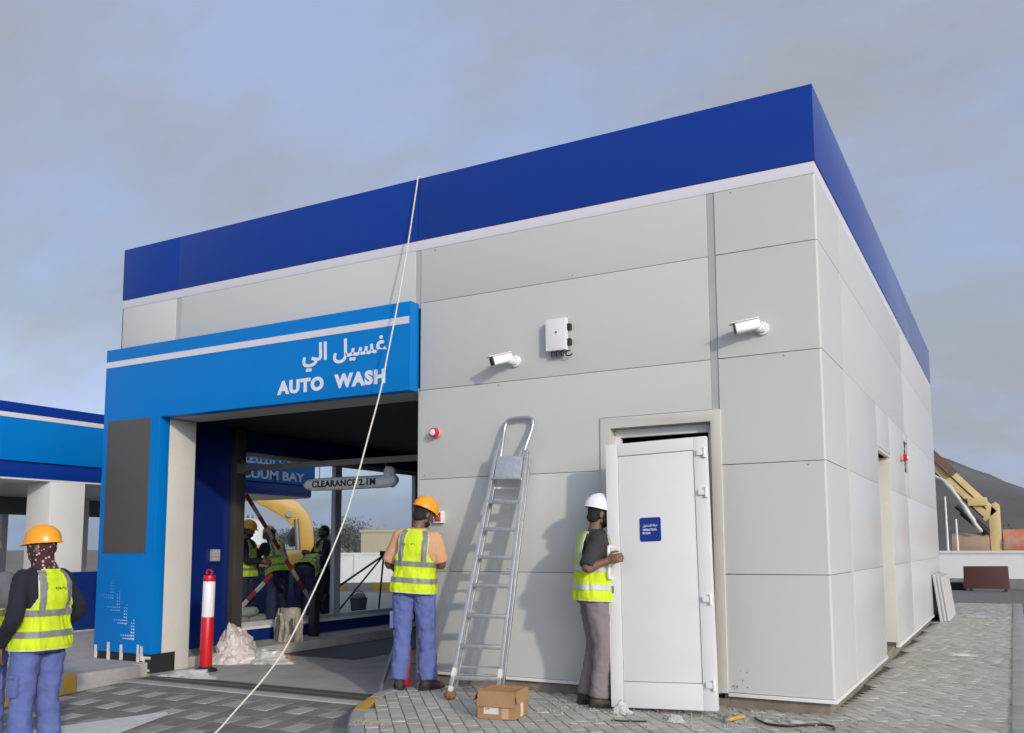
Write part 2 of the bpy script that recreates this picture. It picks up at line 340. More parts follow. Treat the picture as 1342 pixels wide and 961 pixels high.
xs = [-7.45 + 9.1 * i / 12 for i in range(13)]; ys = [-.66, -2, -3.5, -5, -6.9]
drive.add([(x, y, road_z(x, y) - .022) for y in ys for x in xs], [(j * 13 + i, j * 13 + i + 1, (j + 1) * 13 + i + 1, (j + 1) * 13 + i) for j in range(4) for i in range(12)])
drive_o = struct('drive_pavement', drive, SANDJ, smooth=False)
def paver_mesh(w, l, t, m, bev=.006):
    b = MB(); b.box(-w / 2, w / 2, -l / 2, l / 2, -t, 0); return b.mesh('paver', m, bevel=bev, seg=1)
PW, PL = .1955, .2475
mesh_d = paver_mesh(PW - .006, PL - .006, .05, PAVE_D); mesh_l = paver_mesh(PW - .006, PL - .006, .05, PAVE_L)
def visible(p):
    u, v, z = px(p); return z > .3 and -60 < u < 1400 and -20 < v < 1010
def lay(cands, parent, limit, stuffname):                     # cands: (centre, mtx, mesh) ; largest in view become parts, the rest one sheet
    cands = [c for c in cands if c is not None]
    cands.sort(key=lambda c: (0 if visible(c[0]) else 1, (Vector(c[0]) - CAM).length))
    for c in cands[:limit]:
        if not visible(c[0]): break
        link('paver', c[2], parent, mtx=c[1])
    k = next((i for i, c in enumerate(cands[:limit]) if not visible(c[0])), limit)
    mats = []
    bm = bmesh.new()
    for c in cands[k:]:
        m_ = c[2].materials[0]
        if m_ not in mats: mats.append(m_)
        n0 = len(bm.faces); bm.from_mesh(c[2]); bm.faces.ensure_lookup_table(); bm.verts.ensure_lookup_table()
        fs = bm.faces[n0:]; vs_ = {v for f in fs for v in f.verts}
        for v in vs_: v.co = c[1] @ v.co
        for f in fs: f.material_index = mats.index(m_)
    me = bpy.data.meshes.new(stuffname); bm.to_mesh(me); bm.free()
    for m_ in mats: me.materials.append(m_)
    if len(me.polygons): tag(link(stuffname, me, parent), kind='stuff')
cand = []
for j in range(26):
    for i in range(-2, 48):
        x = -7.22 + i * PW + (.045 * (j // 2) if True else 0) % PW; y = -.765 - j * PL
        if x > 1.5 or x < -7.32 or not in_poly((x, y), DRIVE): continue
        light = (j % 2 == 1) and (i % 2 == 0)
        z = road_z(x, y) + random.uniform(-.002, .0015)
        mtx = Matrix.Translation((x, y, z)) @ Euler((math.atan(.05) * (1 if y < -.5 else 0) + random.uniform(-.006, .006), random.uniform(-.006, .006), random.uniform(-.008, .008))).to_matrix().to_4x4()
        cand.append(((x, y, z), mtx, mesh_l if light else mesh_d))
lay(cand, drive_o, 300, 'pavers_further_away')
# painted white arrow limb on the drive
pl = MB(); arrow = [(-6.05, -2.02), (-5.62, -1.42), (-5.48, -1.50), (-5.38, -2.28), (-5.32, -2.95), (-6.3, -3.0)]
arrow = [(-6.30, -2.72), (-5.62, -1.52), (-5.50, -1.60), (-5.28, -2.35), (-5.30, -2.66)]
pl.add([(x, y, road_z(x, y) + .004) for x, y in arrow], [list(range(len(arrow)))])
tag(pl.build('painted_arrow', ROADW, drive_o, smooth=False))

# ---- apron in front of the right-hand wall, with kerb stones
ap_poly = KI + [(1.6, -.0), (1.18, 15.5), (-.0, 15.5), (-.03, -.0), (-3.93, 0)]
APR = KI + [(1.26, -5.0), (1.26, 15.5), (-.2, 15.5), (-.2, .03), (-3.85, .03)]
apron = MB(); apron.prism([(x, y) for x, y in APR], -.75, -.022, 'z')
apron_o = struct('apron_pavement', apron, SANDJ, smooth=False)
AW, AL = .1035, .2035
mesh_a = paver_mesh(AW - .005, AL - .005, .05, PAVE, .005)
ca, sa = math.cos(R(40)), math.sin(R(40)); cand = []
for i in range(-160, 170):
    for j in range(-100, 100):
        u = i * AW; v = j * AL + (AL / 2 if i % 2 else 0)
        x = u * ca - v * sa - .5; y = u * sa + v * ca - .5
        if x < -4.1 or x > 1.25 or y > 15.4 or y < -4.6: continue
        if y > .06 and x < -.0: continue
        if not in_poly((x, y), APR): continue
        z = random.uniform(-.003, .002)
        mtx = Matrix.Translation((x, y, z)) @ Euler((random.uniform(-.01, .01), random.uniform(-.012, .012), R(40) + random.uniform(-.01, .01))).to_matrix().to_4x4()
        if visible((x, y, z)) or y > -3: cand.append(((x, y, z), mtx, mesh_a))
lay(cand, apron_o, 300, 'pavers_further_away')
# kerb stones
def along(line, s):
    for i in range(len(line) - 1):
        a, b = Vector(line[i]), Vector(line[i + 1]); L = (b - a).length
        if s <= L: return a + (b - a) * (s / L)
        s -= L
    return Vector(line[-1])
tot = sum((Vector(KO[i + 1]) - Vector(KO[i])).length for i in range(len(KO) - 1)); toti = sum((Vector(KI[i + 1]) - Vector(KI[i])).length for i in range(len(KI) - 1))
ks = [0, .07, .155, .235, .315, .41, .52, .64, .77, .9, 1.0]
for k in range(len(ks) - 1):
    n = 5; a, b = ks[k] + .0012, ks[k + 1] - .0012; secs = []
    for i in range(n + 1):
        t = a + (b - a) * i / n; o_ = along(KO, t * tot); i_ = along(KI, t * toti); d = (i_ - o_).normalized(); zt = .006
        secs.append([Vector((o_.x, o_.y, -.8)), Vector((o_.x, o_.y, zt - .03)), Vector((o_.x + d.x * .02, o_.y + d.y * .02, zt - .004)), Vector((o_.x + d.x * .035, o_.y + d.y * .035, zt)), Vector((i_.x - d.x * .004, i_.y - d.y * .004, zt)), Vector((i_.x - d.x * .004, i_.y - d.y * .004, -.3))])
    m = MB(); m.loft(secs); m.build('kerb_stone', YELK if k in (1, 4, 7) else KERB, apron_o, bevel=.003, seg=1)
# right-hand kerb of the path and the rough ground beyond
for k in range(16):
    m = MB(); m.box(1.185, 1.36, -2.2 + k * 1.1, -2.2 + k * 1.1 + 1.094, -.3, .012); m.build('kerb_stone', KERB, apron_o, bevel=.008)
gv = MB(); gv.box(1.366, 60, -6, 15.45, -.3, -.012); struct('gravel_ground', gv, GRAVEL, smooth=False)
yd = MB(); yd.box(-9.0, 60, 15.52, 30, -.3, .004); struct('yard_road', yd, GRAVEL, smooth=False)

# ---- island on the left (concrete, kerb stones), tunnel floor, drain
isl = MB(); isl.box(-30, -7.62, -12, 14, -1.2, -.006); struct('concrete_island', isl, CONC, smooth=False)
isl_o = bpy.data.objects['concrete_island']
yy = -.37
for k in range(9):
    L = .78
    m = MB(); x0, x1 = -7.615, -7.42 + .045 * 0
    pts = [(-7.615, -.9), (-7.44, -.9), (-7.44, -.03), (-7.455, -.006), (-7.475, .0), (-7.615, .0)]
    m.prism(pts, yy - L + .006, yy, 'y')
    if yy > -.4: pass
    m.build('kerb_stone', YELK if k in (1, 3, 6) else KERB, isl_o, bevel=.003, seg=1); yy -= L
tf = MB(); tf.box(-8.3, -3.72, -.148, 11.3, -.45, -.13)
struct('wash_bay_floor', tf, CONC, smooth=False)
fl = bpy.data.objects['wash_bay_floor']
m = MB(); m.box(-7.55, -6.25, 1.9, 9.5, -.132, -.124); m.build('dark_strip', mat('strip_dark', (.07, .07, .072), rough=.7, var=.2, scale=6), fl)  # flat dark strip running along the bay floor
m = MB(); m.box(-5.75, -5.35, 1.5, 9.5, -.132, -.122); m.build('floor_rail', STEEL, fl)
ds = MB(); ds.box(-7.43, -3.92, -.66, -.50, -.45, -.128); ds.build('concrete_strip', CONC, fl, bevel=.004)
dr = thing('drain_channel', 'long dark drain grating across the wash bay entrance', 'drain', (-5.7, -.32, -.13))
m = MB(); m.box(-7.40, -3.95, -.50, -.15, -.40, -.30); m.build('channel_bed', BLACKM, dr)
m = MB(); m.box(-7.40, -3.95, -.498, -.478, -.30, -.126).box(-7.40, -3.95, -.172, -.152, -.30, -.126).box(-7.40, -3.95, -.335, -.315, -.30, -.126); m.build('rail', STEEL, dr)
m = MB()
for i in range(115): m.box(-7.39 + i * .03, -7.39 + i * .03 + .012, -.477, -.173, -.165, -.128)
tag(m.build('grating_bars', mat('rusty_bar', (.075, .066, .055), rough=.8, var=.3, scale=20), dr, smooth=False), kind='stuff')

# ================================================================ AUTO WASH BUILDING
ZB, J4, J3, J2, J1, ZW, ZBB, ZT = .1166, 1.069, 1.973, 2.873, 3.774, 4.332, 4.439, 5.097
XL, YB = -8.52, 11.62; G = .0022
B = thing('auto_wash_building', 'grey panelled auto wash building with royal blue parapet and bright blue portal', 'building', (-4.2, 5.8, 0))
def part(name, mb, m, parent=None, **k): return mb.build(name, m, parent or B, **k)
# concrete plinth
m = MB(); m.box(-3.93, -1.86, .05, .2, -.1, .10).box(-1.86, -.88, .05, .2, -.1, .06).box(-.88, -.05, .05, .2, -.1, .10).box(-.2, -.05, .2, YB - .05, -.1, .10)
part('plinth', m, CONC_D)
# structural walls behind the cladding
m = MB(); m.box(-8.5, -7.60, .045, .39, -.2, 2.90).box(-8.5, -.045, .045, .2, 2.90, 4.6).box(-3.925, -1.86, .045, .2, .10, 2.90).box(-1.86, -.87, .045, .2, 2.385, 2.90).box(-.87, -.045, .045, .2, .10, 2.90)
part('front_wall_core', m, JOINT, smooth=False)
m = MB(); m.box(-.2, -.045, .2, 3.2, .10, 4.6).box(-.2, -.045, 3.2, 4.3, 2.36, 4.6).box(-.2, -.045, 4.3, 6.02, .10, 4.6).box(-.2, -.045, 6.02, 6.5, .10, 2.3).box(-.2, -.045, 6.02, 6.5, 2.75, 4.6).box(-.2, -.045, 6.5, YB - .05, .10, 4.6)
part('side_wall_core', m, JOINT, smooth=False)
m = MB(); m.box(-8.5, -.2, YB - .25, YB - .05, -.2, 4.6); part('rear_wall', m, PANEL, smooth=False)
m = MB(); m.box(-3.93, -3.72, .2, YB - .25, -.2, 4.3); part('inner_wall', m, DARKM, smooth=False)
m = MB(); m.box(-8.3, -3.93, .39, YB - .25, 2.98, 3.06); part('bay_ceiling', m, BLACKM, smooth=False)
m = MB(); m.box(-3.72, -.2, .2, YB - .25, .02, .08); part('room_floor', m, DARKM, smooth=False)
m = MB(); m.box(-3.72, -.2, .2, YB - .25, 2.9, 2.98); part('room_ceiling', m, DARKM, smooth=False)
m = MB(); m.box(-8.45, -.08, .1, YB - .1, 4.6, 4.7); part('roof', m, CONC, smooth=False)
# front cladding panels
def fp(x0, x1, z0, z1): m = MB(); m.box(x0 + G, x1 - G, 0, .036, z0 + G, z1 - G); part('wall_panel', m, PANEL, bevel=.0025)
rows = [(ZB, J4), (J4, J3), (J3, J2), (J2, J1), (J1, ZW)]
for z0, z1 in rows[3:]: fp(-3.913, -.912, z0, z1)
fp(-3.913, -1.94, *rows[0]); fp(-3.913, -1.94, *rows[1])
m = MB(); m.prism([(-3.913 + G, J3 + G), (-1.94 - G, J3 + G), (-1.94 - G, 2.445 + G), (-.912 - G, 2.445 + G), (-.912 - G, J2 - G), (-3.913 + G, J2 - G)], 0, .036, 'y'); part('wall_panel', m, PANEL, bevel=.0025)
fp(-7.442, -3.98, J1 - .05, ZW); fp(XL, -7.536, J1 - .05, ZW)
def corner(z0, z1, m_, r=.022, x0=-.848, y1=1.04, name='wall_panel', proud=0.0, t=.036):
    p = proud; arc = [(p - r + r * math.sin(a), -p + r - r * math.cos(a)) for a in [math.pi / 2 * i / 6 for i in range(7)]]
    poly = [(x0 + G, -p)] + arc + [(p, y1 - G), (p - t, y1 - G), (p - t, -p + t), (x0 + G, -p + t)]
    m = MB(); m.prism(poly, z0 + G, z1 - G, 'z'); return part(name, m, m_, bevel=.0018, seg=1)
for z0, z1 in rows: corner(z0, z1, PANEL)
# seam strips
for x0, x1, z0 in [(-.912, -.848, 2.445), (-3.98, -3.913, J1 - .05), (-7.536, -7.442, J1 - .05)]:
    m = MB(); m.box(x0 + .001, x1 - .001, .008, .036, z0, ZW - G); part('seam_strip', m, SEAM)
m = MB(); m.box(-3.932, -3.914, -.004, .40, -.13, 2.86); part('bay_edge_trim', m, SEAM, bevel=.003)
# side cladding
def sp(y0, y1, z0, z1, mm=PANELS): m = MB(); m.box(-.036, 0, y0 + .001, y1 - .001, z0 + .0012, z1 - .0012); part('wall_panel', m, mm, bevel=.0025)
for k, (z0, z1) in enumerate(rows):
    if k < 2: cols = [(1.15, 3.18), (4.32, 6.2), (6.26, YB)]
    elif k == 2: cols = [(1.15, 3.18), (4.32, 6.0), (6.52, YB)]
    else: cols = [(1.15, 6.2), (6.2, YB)]
    for c in cols: sp(*c, z0, z1)
    for y0, y1 in [(1.04, 1.15)] + ([(6.2, 6.26)] if k < 2 else []):
        m = MB(); m.box(-.036, -.006, y0, y1, z0, z1); part('seam_strip', m, CREAM)
sp(3.18, 4.32, 2.40, J2); sp(6.0, 6.52, J3, 2.3); sp(6.0, 6.52, 2.75, J2)
# recess of the side door
m = MB(); m.box(-.40, -.001, 3.18, 3.215, .15, 2.395).box(-.40, -.001, 4.285, 4.32, .15, 2.395); part('door_jamb', m, CREAM, bevel=.003)
m = MB(); m.box(-.40, -.002, 3.216, 4.284, 2.36, 2.394); part('door_head', m, CREAM, bevel=.003)
m = MB(); m.box(-.40, -.36, 3.216, 4.284, .15, 2.359); part('side_door', m, CREAM, bevel=.003)
m = MB(); m.box(-.19, -.15, 6.02, 6.5, 2.3, 2.75); part('vent_back', m, BLACKM)
for k in range(5):
    m = MB(); m.box(-.14, -.03, 6.03, 6.49, 2.32 + k * .086, 2.335 + k * .086); part('vent_slat', m, SEAM)
# drip trim below the panels, white band, parapet
m = MB(); m.box(-3.913, -1.95, -.012, .036, .088, .1155); part('drip_trim', m, WHITE, bevel=.004)
m = MB(); m.prism([(-.835, -.012), (.012, -.012), (.012, 3.17), (-.036, 3.17), (-.036, .036), (-.835, .036)], .086, .1155, 'z'); part('drip_trim', m, WHITE, bevel=.004)
m = MB(); m.box(-.036, .012, 4.33, YB, .086, .1155); part('drip_trim', m, WHITE, bevel=.004)
m = MB(); m.prism([(XL, .004), (-.004, .004), (-.004, YB), (-.05, YB), (-.05, .05), (XL, .05)], ZW + .002, ZBB - .002, 'z'); part('white_band', m, BANDW, bevel=.003)
for x0, x1 in [(XL - .004, -7.513), (-7.509, -3.951)]:
    m = MB(); m.box(x0, x1, -.006, .09, ZBB, ZT); part('parapet_panel', m, BLUE, bevel=.004)
m = MB(); m.prism([(-3.947, -.006), (.006, -.006), (.006, YB), (-.09, YB), (-.09, .09), (-3.947, .09)], ZBB, ZT, 'z'); part('parapet_panel', m, BLUE, bevel=.005)
m = MB(); m.box(XL - .004, XL + .1, .092, YB, ZBB, ZT).box(XL + .1, -.09, YB - .1, YB - .002, ZBB, ZT); part('parapet_panel', m, BLUE, bevel=.004)
# left (bay) wall with windows
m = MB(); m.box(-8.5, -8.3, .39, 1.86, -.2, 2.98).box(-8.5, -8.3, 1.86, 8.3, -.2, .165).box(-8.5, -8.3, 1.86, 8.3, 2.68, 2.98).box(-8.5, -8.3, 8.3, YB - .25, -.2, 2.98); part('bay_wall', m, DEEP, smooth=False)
m = MB(); m.box(-8.5, -8.3, .2, YB - .25, 2.985, 4.6); part('upper_left_wall', m, PANEL, smooth=False)
m = MB(); m.box(-8.52, -8.502, .0, YB - .05, .165 + 2.6, 4.33).box(-8.52, -8.502, .0, 1.86, -.02, 2.76); part('left_cladding', m, PANEL)
m = MB(); m.box(-8.44, -8.27, 1.87, 8.29, .162, .20); part('window_sill', m, WHITE, bevel=.004)
for y0, y1 in [(1.87, 4.0), (4.002, 6.2), (6.202, 8.29)]:
    m = MB(); m.box(-8.43, -8.35, y0, y0 + .07, .201, 2.675).box(-8.43, -8.35, y1 - .085, y1, .201, 2.675).box(-8.43, -8.35, y0 + .085, y1 - .085, .201, .26).box(-8.43, -8.35, y0 + .085, y1 - .085, 2.62, 2.675)
    w = part('window', m, FRAME, bevel=.003)
    m = MB(); m.box(-8.394, -8.386, y0 + .084, y1 - .084, .259, 2.621); m.build('pane', GLASS, w, smooth=False)
# post and clearance bar across the bay
m = MB(); m.box(-8.298, -8.20, 1.66, 1.84, -.129, 2.978); part('bay_post', m, DFRAME, bevel=.004)
m = MB(); m.box(-8.298, -3.94, 1.70, 1.76, 2.37, 2.445); bar = part('clearance_bar', m, mat('bar_grey', (.20, .19, .18), rough=.5, var=.15), bevel=.004)
m = MB(); m.box(-8.22, -8.06, 1.68, 1.78, 2.34, 2.475); m.build('bracket', STEEL, bar, bevel=.003)
# reveal and soffit of the bay opening
m = MB(); m.box(-7.598, -7.56, .002, .39, -.129, 2.857); part('bay_jamb', m, CREAM, bevel=.003)
m = MB(); m.box(-7.56, -3.935, .002, .42, 2.86, 2.90); part('bay_soffit', m, SEAM, bevel=.003)
# bright blue portal: fascia and pillar
m = MB(); m.prism([(-8.58, .085), (-7.56, .085), (-7.56, 2.858), (-3.93, 2.858), (-3.93, 3.768), (-8.58, 3.768)], -.15, -.002, 'y')
portal = part('portal_cladding', m, AZURE, bevel=.008)
m = MB(); m.box(-8.575, -3.945, -.154, -.1505, 3.538, 3.612); m.build('white_stripe', BANDW, portal)
t = fit_text(text_mb('AUTO  WASH', .2, bold=.012, ext=.0012, spacing=1.16), -5.70, -4.235, 2.955, 3.108).xf(FRONT(-.1522)); build_letters(t, LETTER, portal)
t = fit_text(text_mb('\ufef2\ufedf\ufe8d \ufede\ufef4\ufeb4\ufecf', .2, bold=.0055, ext=.0012), -5.345, -4.225, 3.17, 3.475).xf(FRONT(-.1522)); build_letters(t, LETTER, portal, step=(0, -.0006, 0))
m = MB(); m.box(-8.485, -7.715, -.158, -.1505, 1.25, 2.865); m.build('screen_panel', SCREEN, portal, bevel=.002)
for k, (ax, az, rd) in enumerate([(-8.265, .715, .0045), (-8.14, .575, .006), (-8.005, .425, .0095), (-7.868, .252, .0135)]):
    m = MB()
    for i in range(7):
        for j in range(7):
            if not (i < 2 or j < 2) or (i >= 6 and j == 0) or (j >= 6 and i == 1) or (j == 0 and i == 5 and k < 3): continue
            c = (ax - i * .036, az + j * .036); rr = rd * (1 - .09 * max(i, j))
            m.prism([(c[0] + rr * math.cos(R(60 * a + 30)), c[1] + rr * math.sin(R(60 * a + 30))) for a in range(6)], -.1522, -.1505, 'y')
    tag(m.build('dotted_arrow', LETTER, portal, smooth=False), kind='stuff')
m = MB(); m.box(-8.56, -7.562, -.142, .19, -.128, .082); part('black_base', m, BLACKM, bevel=.004)
m = MB(); m.box(-7.5605, -7.553, -.14, .185, -.128, .09); part('black_skirt', m, BLACKM)
for x in (-8.56, -8.33, -8.10, -7.80, -7.74):
    m = MB(); w = random.uniform(.035, .05); z0 = random.uniform(-.02, .03); m.box(x, x + w, -.1535, -.1512, max(z0, .087), .15 + random.uniform(0, .06)); m.box(x, x + w, -.1535, -.1425, z0, .088); part('masking_tape', m, TAPE)
m = MB(); m.box(-7.70, -7.665, -.1465, -.1425, -.11, .06).box(-7.665, -7.57, -.1465, -.1425, .03, .06).box(-7.665, -7.58, -.1465, -.1425, -.11, -.085); part('masking_tape', m, TAPE)
# front door frame
m = MB(); m.prism([(-1.937, .11), (-1.842, .11), (-1.842, 2.345), (-.925, 2.345), (-.925, .11), (-.838, .11), (-.838, 2.442), (-1.937, 2.442)], -.014, .036, 'y'); part('door_frame', m, CREAM, bevel=.004)
m = MB(); m.box(-1.86, -1.843, .037, .22, .10, 2.36).box(-.924, -.872, .037, .22, .10, 2.36); part('door_jamb', m, CREAM)
m = MB(); m.box(-1.843, -.924, .037, .22, 2.347, 2.384); part('door_head', m, CREAM)
m = MB(); m.box(-1.842, -1.79, .10, .16, .08, 2.345).box(-.98, -.926, .10, .16, .08, 2.345).box(-1.79, -.98, .10, .16, 2.27, 2.345); part('inner_door_frame', m, WHITE, bevel=.004)

for x, z in [(-3.0, J2 - .03), (-3.74, ZW - .03), (-.7, ZW - .03), (-.3, J2 - .03), (-2.2, J1 + .03), (-3.85, J3 + .04), (-.14, J3 - .03), (-2.9, J4 + .03), (-.80, ZB + .05), (-3.88, ZB + .06)]:
    m = MB(); m.cyl((x, .002, z), (x, -.004, z), .007, .005, n=10); part('screw_head', m, STEEL)
SMUDGE = mat('dark_smudge', (.24, .22, .19), rough=.9, var=.3, scale=30)
rs_ = random.Random(5)
for k in range(9):                                          # knocks and dirt marks beside the foot of the doorway
    x, z = -.80 + abs(rs_.gauss(0, .07)), .15 + abs(rs_.gauss(0, .06)); n_ = rs_.randint(5, 8); r0 = rs_.uniform(.003, .010)
    m = MB(); m.prism([(x + r0 * rs_.uniform(.4, 1.3) * math.cos(6.283 * i / n_), z + r0 * rs_.uniform(.5, 1.5) * math.sin(6.283 * i / n_)) for i in range(n_)], -.0012, .0005, 'y'); part('dirt_mark', m, SMUDGE, smooth=False)
# ================================================================ OBJECTS ON AND BY THE WALL
def basis(o, x, y, z):
    x, y, z = Vector(x).normalized(), Vector(y).normalized(), Vector(z).normalized()
    return Matrix(((x.x, y.x, z.x, o[0]), (x.y, y.y, z.y, o[1]), (x.z, y.z, z.z, o[2]), (0, 0, 0, 1)))
# ---- door leaf held upright and tilted against the opening
DW, DH = .8616, 2.1346
DM = Matrix.Translation((-1.6448, -.527, .0202)) @ Matrix.Rotation(R(2.242), 4, 'Z') @ Matrix.Rotation(R(-3.24), 4, 'X') @ Matrix.Rotation(R(-1.842), 4, 'Y')
door = thing('door_leaf', 'white panelled door leaf taken off its hinges and held against the doorway', 'door', mtx=DM)
def dpart(name, mb, m, parent=door, **k): return mb.build(name, m, parent, local=True, **k)
fw_ = .105
m = MB(); m.prism([(0, 0), (DW, 0), (DW, DH), (fw_ * 0, DH), (0, DH)], 0, .004, 'y')
m = MB(); m.box(0, fw_, 0, .06, 0, DH).box(DW - fw_, DW, 0, .06, 0, DH).box(fw_, DW - fw_, .0, .06, 0, .20).box(fw_, DW - fw_, 0, .06, DH - fw_, DH)
dpart('door_frame', m, WHITE, bevel=.004)
m = MB(); m.box(fw_ + .004, DW - fw_ - .004, .008, .05, .204, DH - fw_ - .004); dpart('door_panel', m, WHITE, bevel=.003)
m = MB(); m.box(fw_ - .002, DW - fw_ + .002, .02, .055, .198, DH - fw_ + .002); dpart('door_gasket', m, BLACKP)
for z in (.17, .82, 1.66, 1.98):
    m = MB(); m.box(DW - .075, DW + .004, -.022, -.001, z, z + .045).cyl((DW - .012, -.014, z - .02), (DW - .012, -.014, z + .06), .014, n=12); dpart('hinge', m, WHITEP, bevel=.002)
m = MB(); m.tube([(.03, .0, 1.02), (.03, -.055, 1.025), (.03, -.06, 1.05), (.03, -.06, 1.25), (.03, -.055, 1.275), (.03, 0, 1.28)], .014, n=12); dpart('pull_handle', m, WHITEP)
m = MB(); m.box(.022, .048, -.006, -.0005, .90, .96); dpart('key_plate', m, STEEL, bevel=.002)
m = MB(); a, b, r = .282, .462, .018
pts = []
for cx_, cz_, s0 in [(b - r, 1.505 - r, 0), (a + r, 1.505 - r, 90), (a + r, 1.31 + r, 180), (b - r, 1.31 + r, 270)]:
    for k in range(5): pts.append((cx_ + r * math.cos(R(s0 + 22.5 * k)), cz_ + r * math.sin(R(s0 + 22.5 * k))))
m.prism(pts, .0045, .0078, 'y'); sg = dpart('door_sign', m, mat('sign_blue', (.005, .030, .22), rough=.3, var=.03))
t = fit_text(text_mb('\ufede\ufef4\ufed0\ufeb8\ufe98\ufedf\ufe8d \ufe94\ufed3\ufeae\ufecf', .02, bold=.0003, ext=.0005), .308, .435, 1.425, 1.452).xf(FRONT(.0040)); dpart('arabic_lettering', t, LETTER, sg, smooth=False)
t = fit_text(text_mb('OPERATION', .02, bold=.0006, ext=.0005), .308, .424, 1.397, 1.414).xf(FRONT(.0040)); dpart('latin_lettering', t, LETTER, sg, smooth=False)
t = fit_text(text_mb('ROOM', .02, bold=.0006, ext=.0005), .308, .372, 1.370, 1.387).xf(FRONT(.0040)); dpart('latin_lettering', t, LETTER, sg, smooth=False)

# ---- folded step ladder leaning on the wall
LBL, LBR, LTL, LTR = Vector((-3.07, -.72, .0)), Vector((-2.66, -.60, .0)), Vector((-2.918, -.165, 2.17)), Vector((-2.606, -.155, 2.155))
HL, HR = Vector((-2.893, -.055, 2.44)), Vector((-2.590, -.05, 2.44))
lad = thing('step_ladder', 'folded aluminium step ladder with top hoop leaning on the grey wall', 'ladder', tuple((LBL + LBR) / 2))
def lerp(a, b, t): return a + (b - a) * t
Lup = (LTL - LBL).normalized(); Lx = (LBR - LBL).normalized(); Lback = Lx.cross(Lup).normalized() * -1
if Lback.y < 0: Lback = -Lback
for a, b in ((LBL, LTL), (LBR, LTR)):
    m = MB(); m.beam(lerp(a, b, .035), lerp(a, b, 1.01), .034, .066, up=Lback); m.build('front_rail', ALU, lad, bevel=.003)
    m = MB(); o_ = Lback * .085 + Lx * .012; m.beam(lerp(a, b, .05) + o_, lerp(a, b, .99) + o_ * .9, .026, .040, up=Lback); m.build('rear_rail', ALU, lad, bevel=.003)
for k, t_ in enumerate([.085, .205, .325, .445, .56, .675, .79]):
    a, b = lerp(LBL, LTL, t_), lerp(LBR, LTR, t_)
    m = MB(); m.beam(a + Lx * .012 + Lback * .01, b - Lx * .012 + Lback * .01, .085, .036, up=(0, 0, 1)); m.build('tread', ALU, lad, bevel=.004)
for t_ in (.13, .50, .86):
    a, b = lerp(LBL, LTL, t_) + Lback * .085, lerp(LBR, LTR, t_) + Lback * .085
    m = MB(); m.beam(a, b, .02, .014); m.build('brace', ALU, lad)
a, b = lerp(LBL, LTL, .935), lerp(LBR, LTR, .935)
m = MB(); m.beam(lerp(a, b, .09) - Lback * .03, lerp(a, b, .93) - Lback * .03, .012, .21, up=Lup); m.build('platform', mat('platform_plate', (.62, .62, .62), rough=.3, metal=.7, var=.15, scale=30, bump=.5, bscale=120), lad, bevel=.003)
m = MB(); m.beam(lerp(a, b, .02) - Lback * .035 - Lup * .115, lerp(a, b, .98) - Lback * .035 - Lup * .115, .03, .014, up=Lup); m.build('platform_edge', ALU, lad, bevel=.002)
hp = [lerp(LBL, LTL, .90) + Lx * .05, LTL + Lx * .04, lerp(LTL + Lx * .03, HL, .8), HL + Vector((.018, 0, .028)), HL + Vector((.06, .0, .052)), lerp(HL, HR, .5) + Vector((0, 0, .062)), HR + Vector((-.05, 0, .055)), HR + Vector((-.012, 0, .03)), lerp(LTR - Lx * .03, HR, .8), LTR - Lx * .03, lerp(LBR, LTR, .90) - Lx * .035]
m = MB(); m.tube(hp, .0185, n=12, sub=4); m.build('hoop', ALU, lad)
for a, b in ((LBL, LTL), (LBR, LTR)):
    for t0, t1 in ((.085, .12), (.03, .05)):
        m = MB(); m.beam(lerp(a, b, t0) - Lback * .004, lerp(a, b, t1) - Lback * .004, .036, .066, up=Lback); m.build('tape_wrap', TAPE, lad, bevel=.005)
    m = MB(); c = lerp(a, b, .018)
    m.ell(c, (.055, .05, .042), 14, 8)
    for v in m.v: v += noise.noise_vector(v * 45) * .012
    for v in m.v: v.z = max(v.z, .003)
    m.build('rag_foot', mat('brown_rag', (.24, .13, .07), rough=.95, var=.3, scale=30, bump=.6, bscale=80), lad, angle=70)

# ---- wall cameras
def bullet_camera(base, aim, label, L=.20):
    b = Vector(base); c = thing('security_camera', label, 'camera', base, group='white security cameras on the front wall')
    m = MB(); m.cyl(b, b + Vector((0, -.03, 0)), .055, n=24).cyl(b + Vector((0, -.03, 0)), b + Vector((0, -.055, 0)), .042, .036, n=24); m.build('mount_plate', WHITEP, c, bevel=.003)
    m = MB(); j = b + Vector((-.02, -.085, -.005)); m.tube([b + Vector((0, -.05, 0)), j], [.022, .026], n=14, round_caps=True); m.ell(j, (.034, .034, .034), 16, 10); m.build('swivel_joint', WHITEP, c)
    d = Vector(aim).normalized(); s = d.cross(Vector((0, 0, 1))).normalized(); u = s.cross(d)
    o = j + u * .03 - d * .02
    rings = []
    for t_, k in ((0, .86), (.01, 1), (L, 1)):
        rings.append([o + d * t_ + s * (.041 * k * math.copysign(abs(math.cos(a)) ** .45, math.cos(a))) + u * (.043 * k * math.copysign(abs(math.sin(a)) ** .45, math.sin(a))) for a in [2 * math.pi * i / 24 for i in range(24)]])
    m = MB(); m.loft(rings); hs = m.build('housing', WHITEP, c, angle=50)
    m = MB(); m.beam(o + d * .0 + u * .047, o + d * (L + .035) + u * .047, .088, .008, up=u); m.build('sun_shield', WHITEP, c, bevel=.002)
    m = MB(); m.beam(o + d * (L + .001), o + d * (L + .012), .074, .078, up=u); fc = m.build('front_glass', BLACKP, c, bevel=.01)
    m = MB(); m.cyl(o + d * (L + .012) + u * .005, o + d * (L + .016) + u * .005, .022, n=20); m.build('lens', mat('lens', (.01, .01, .015), rough=.08), fc)
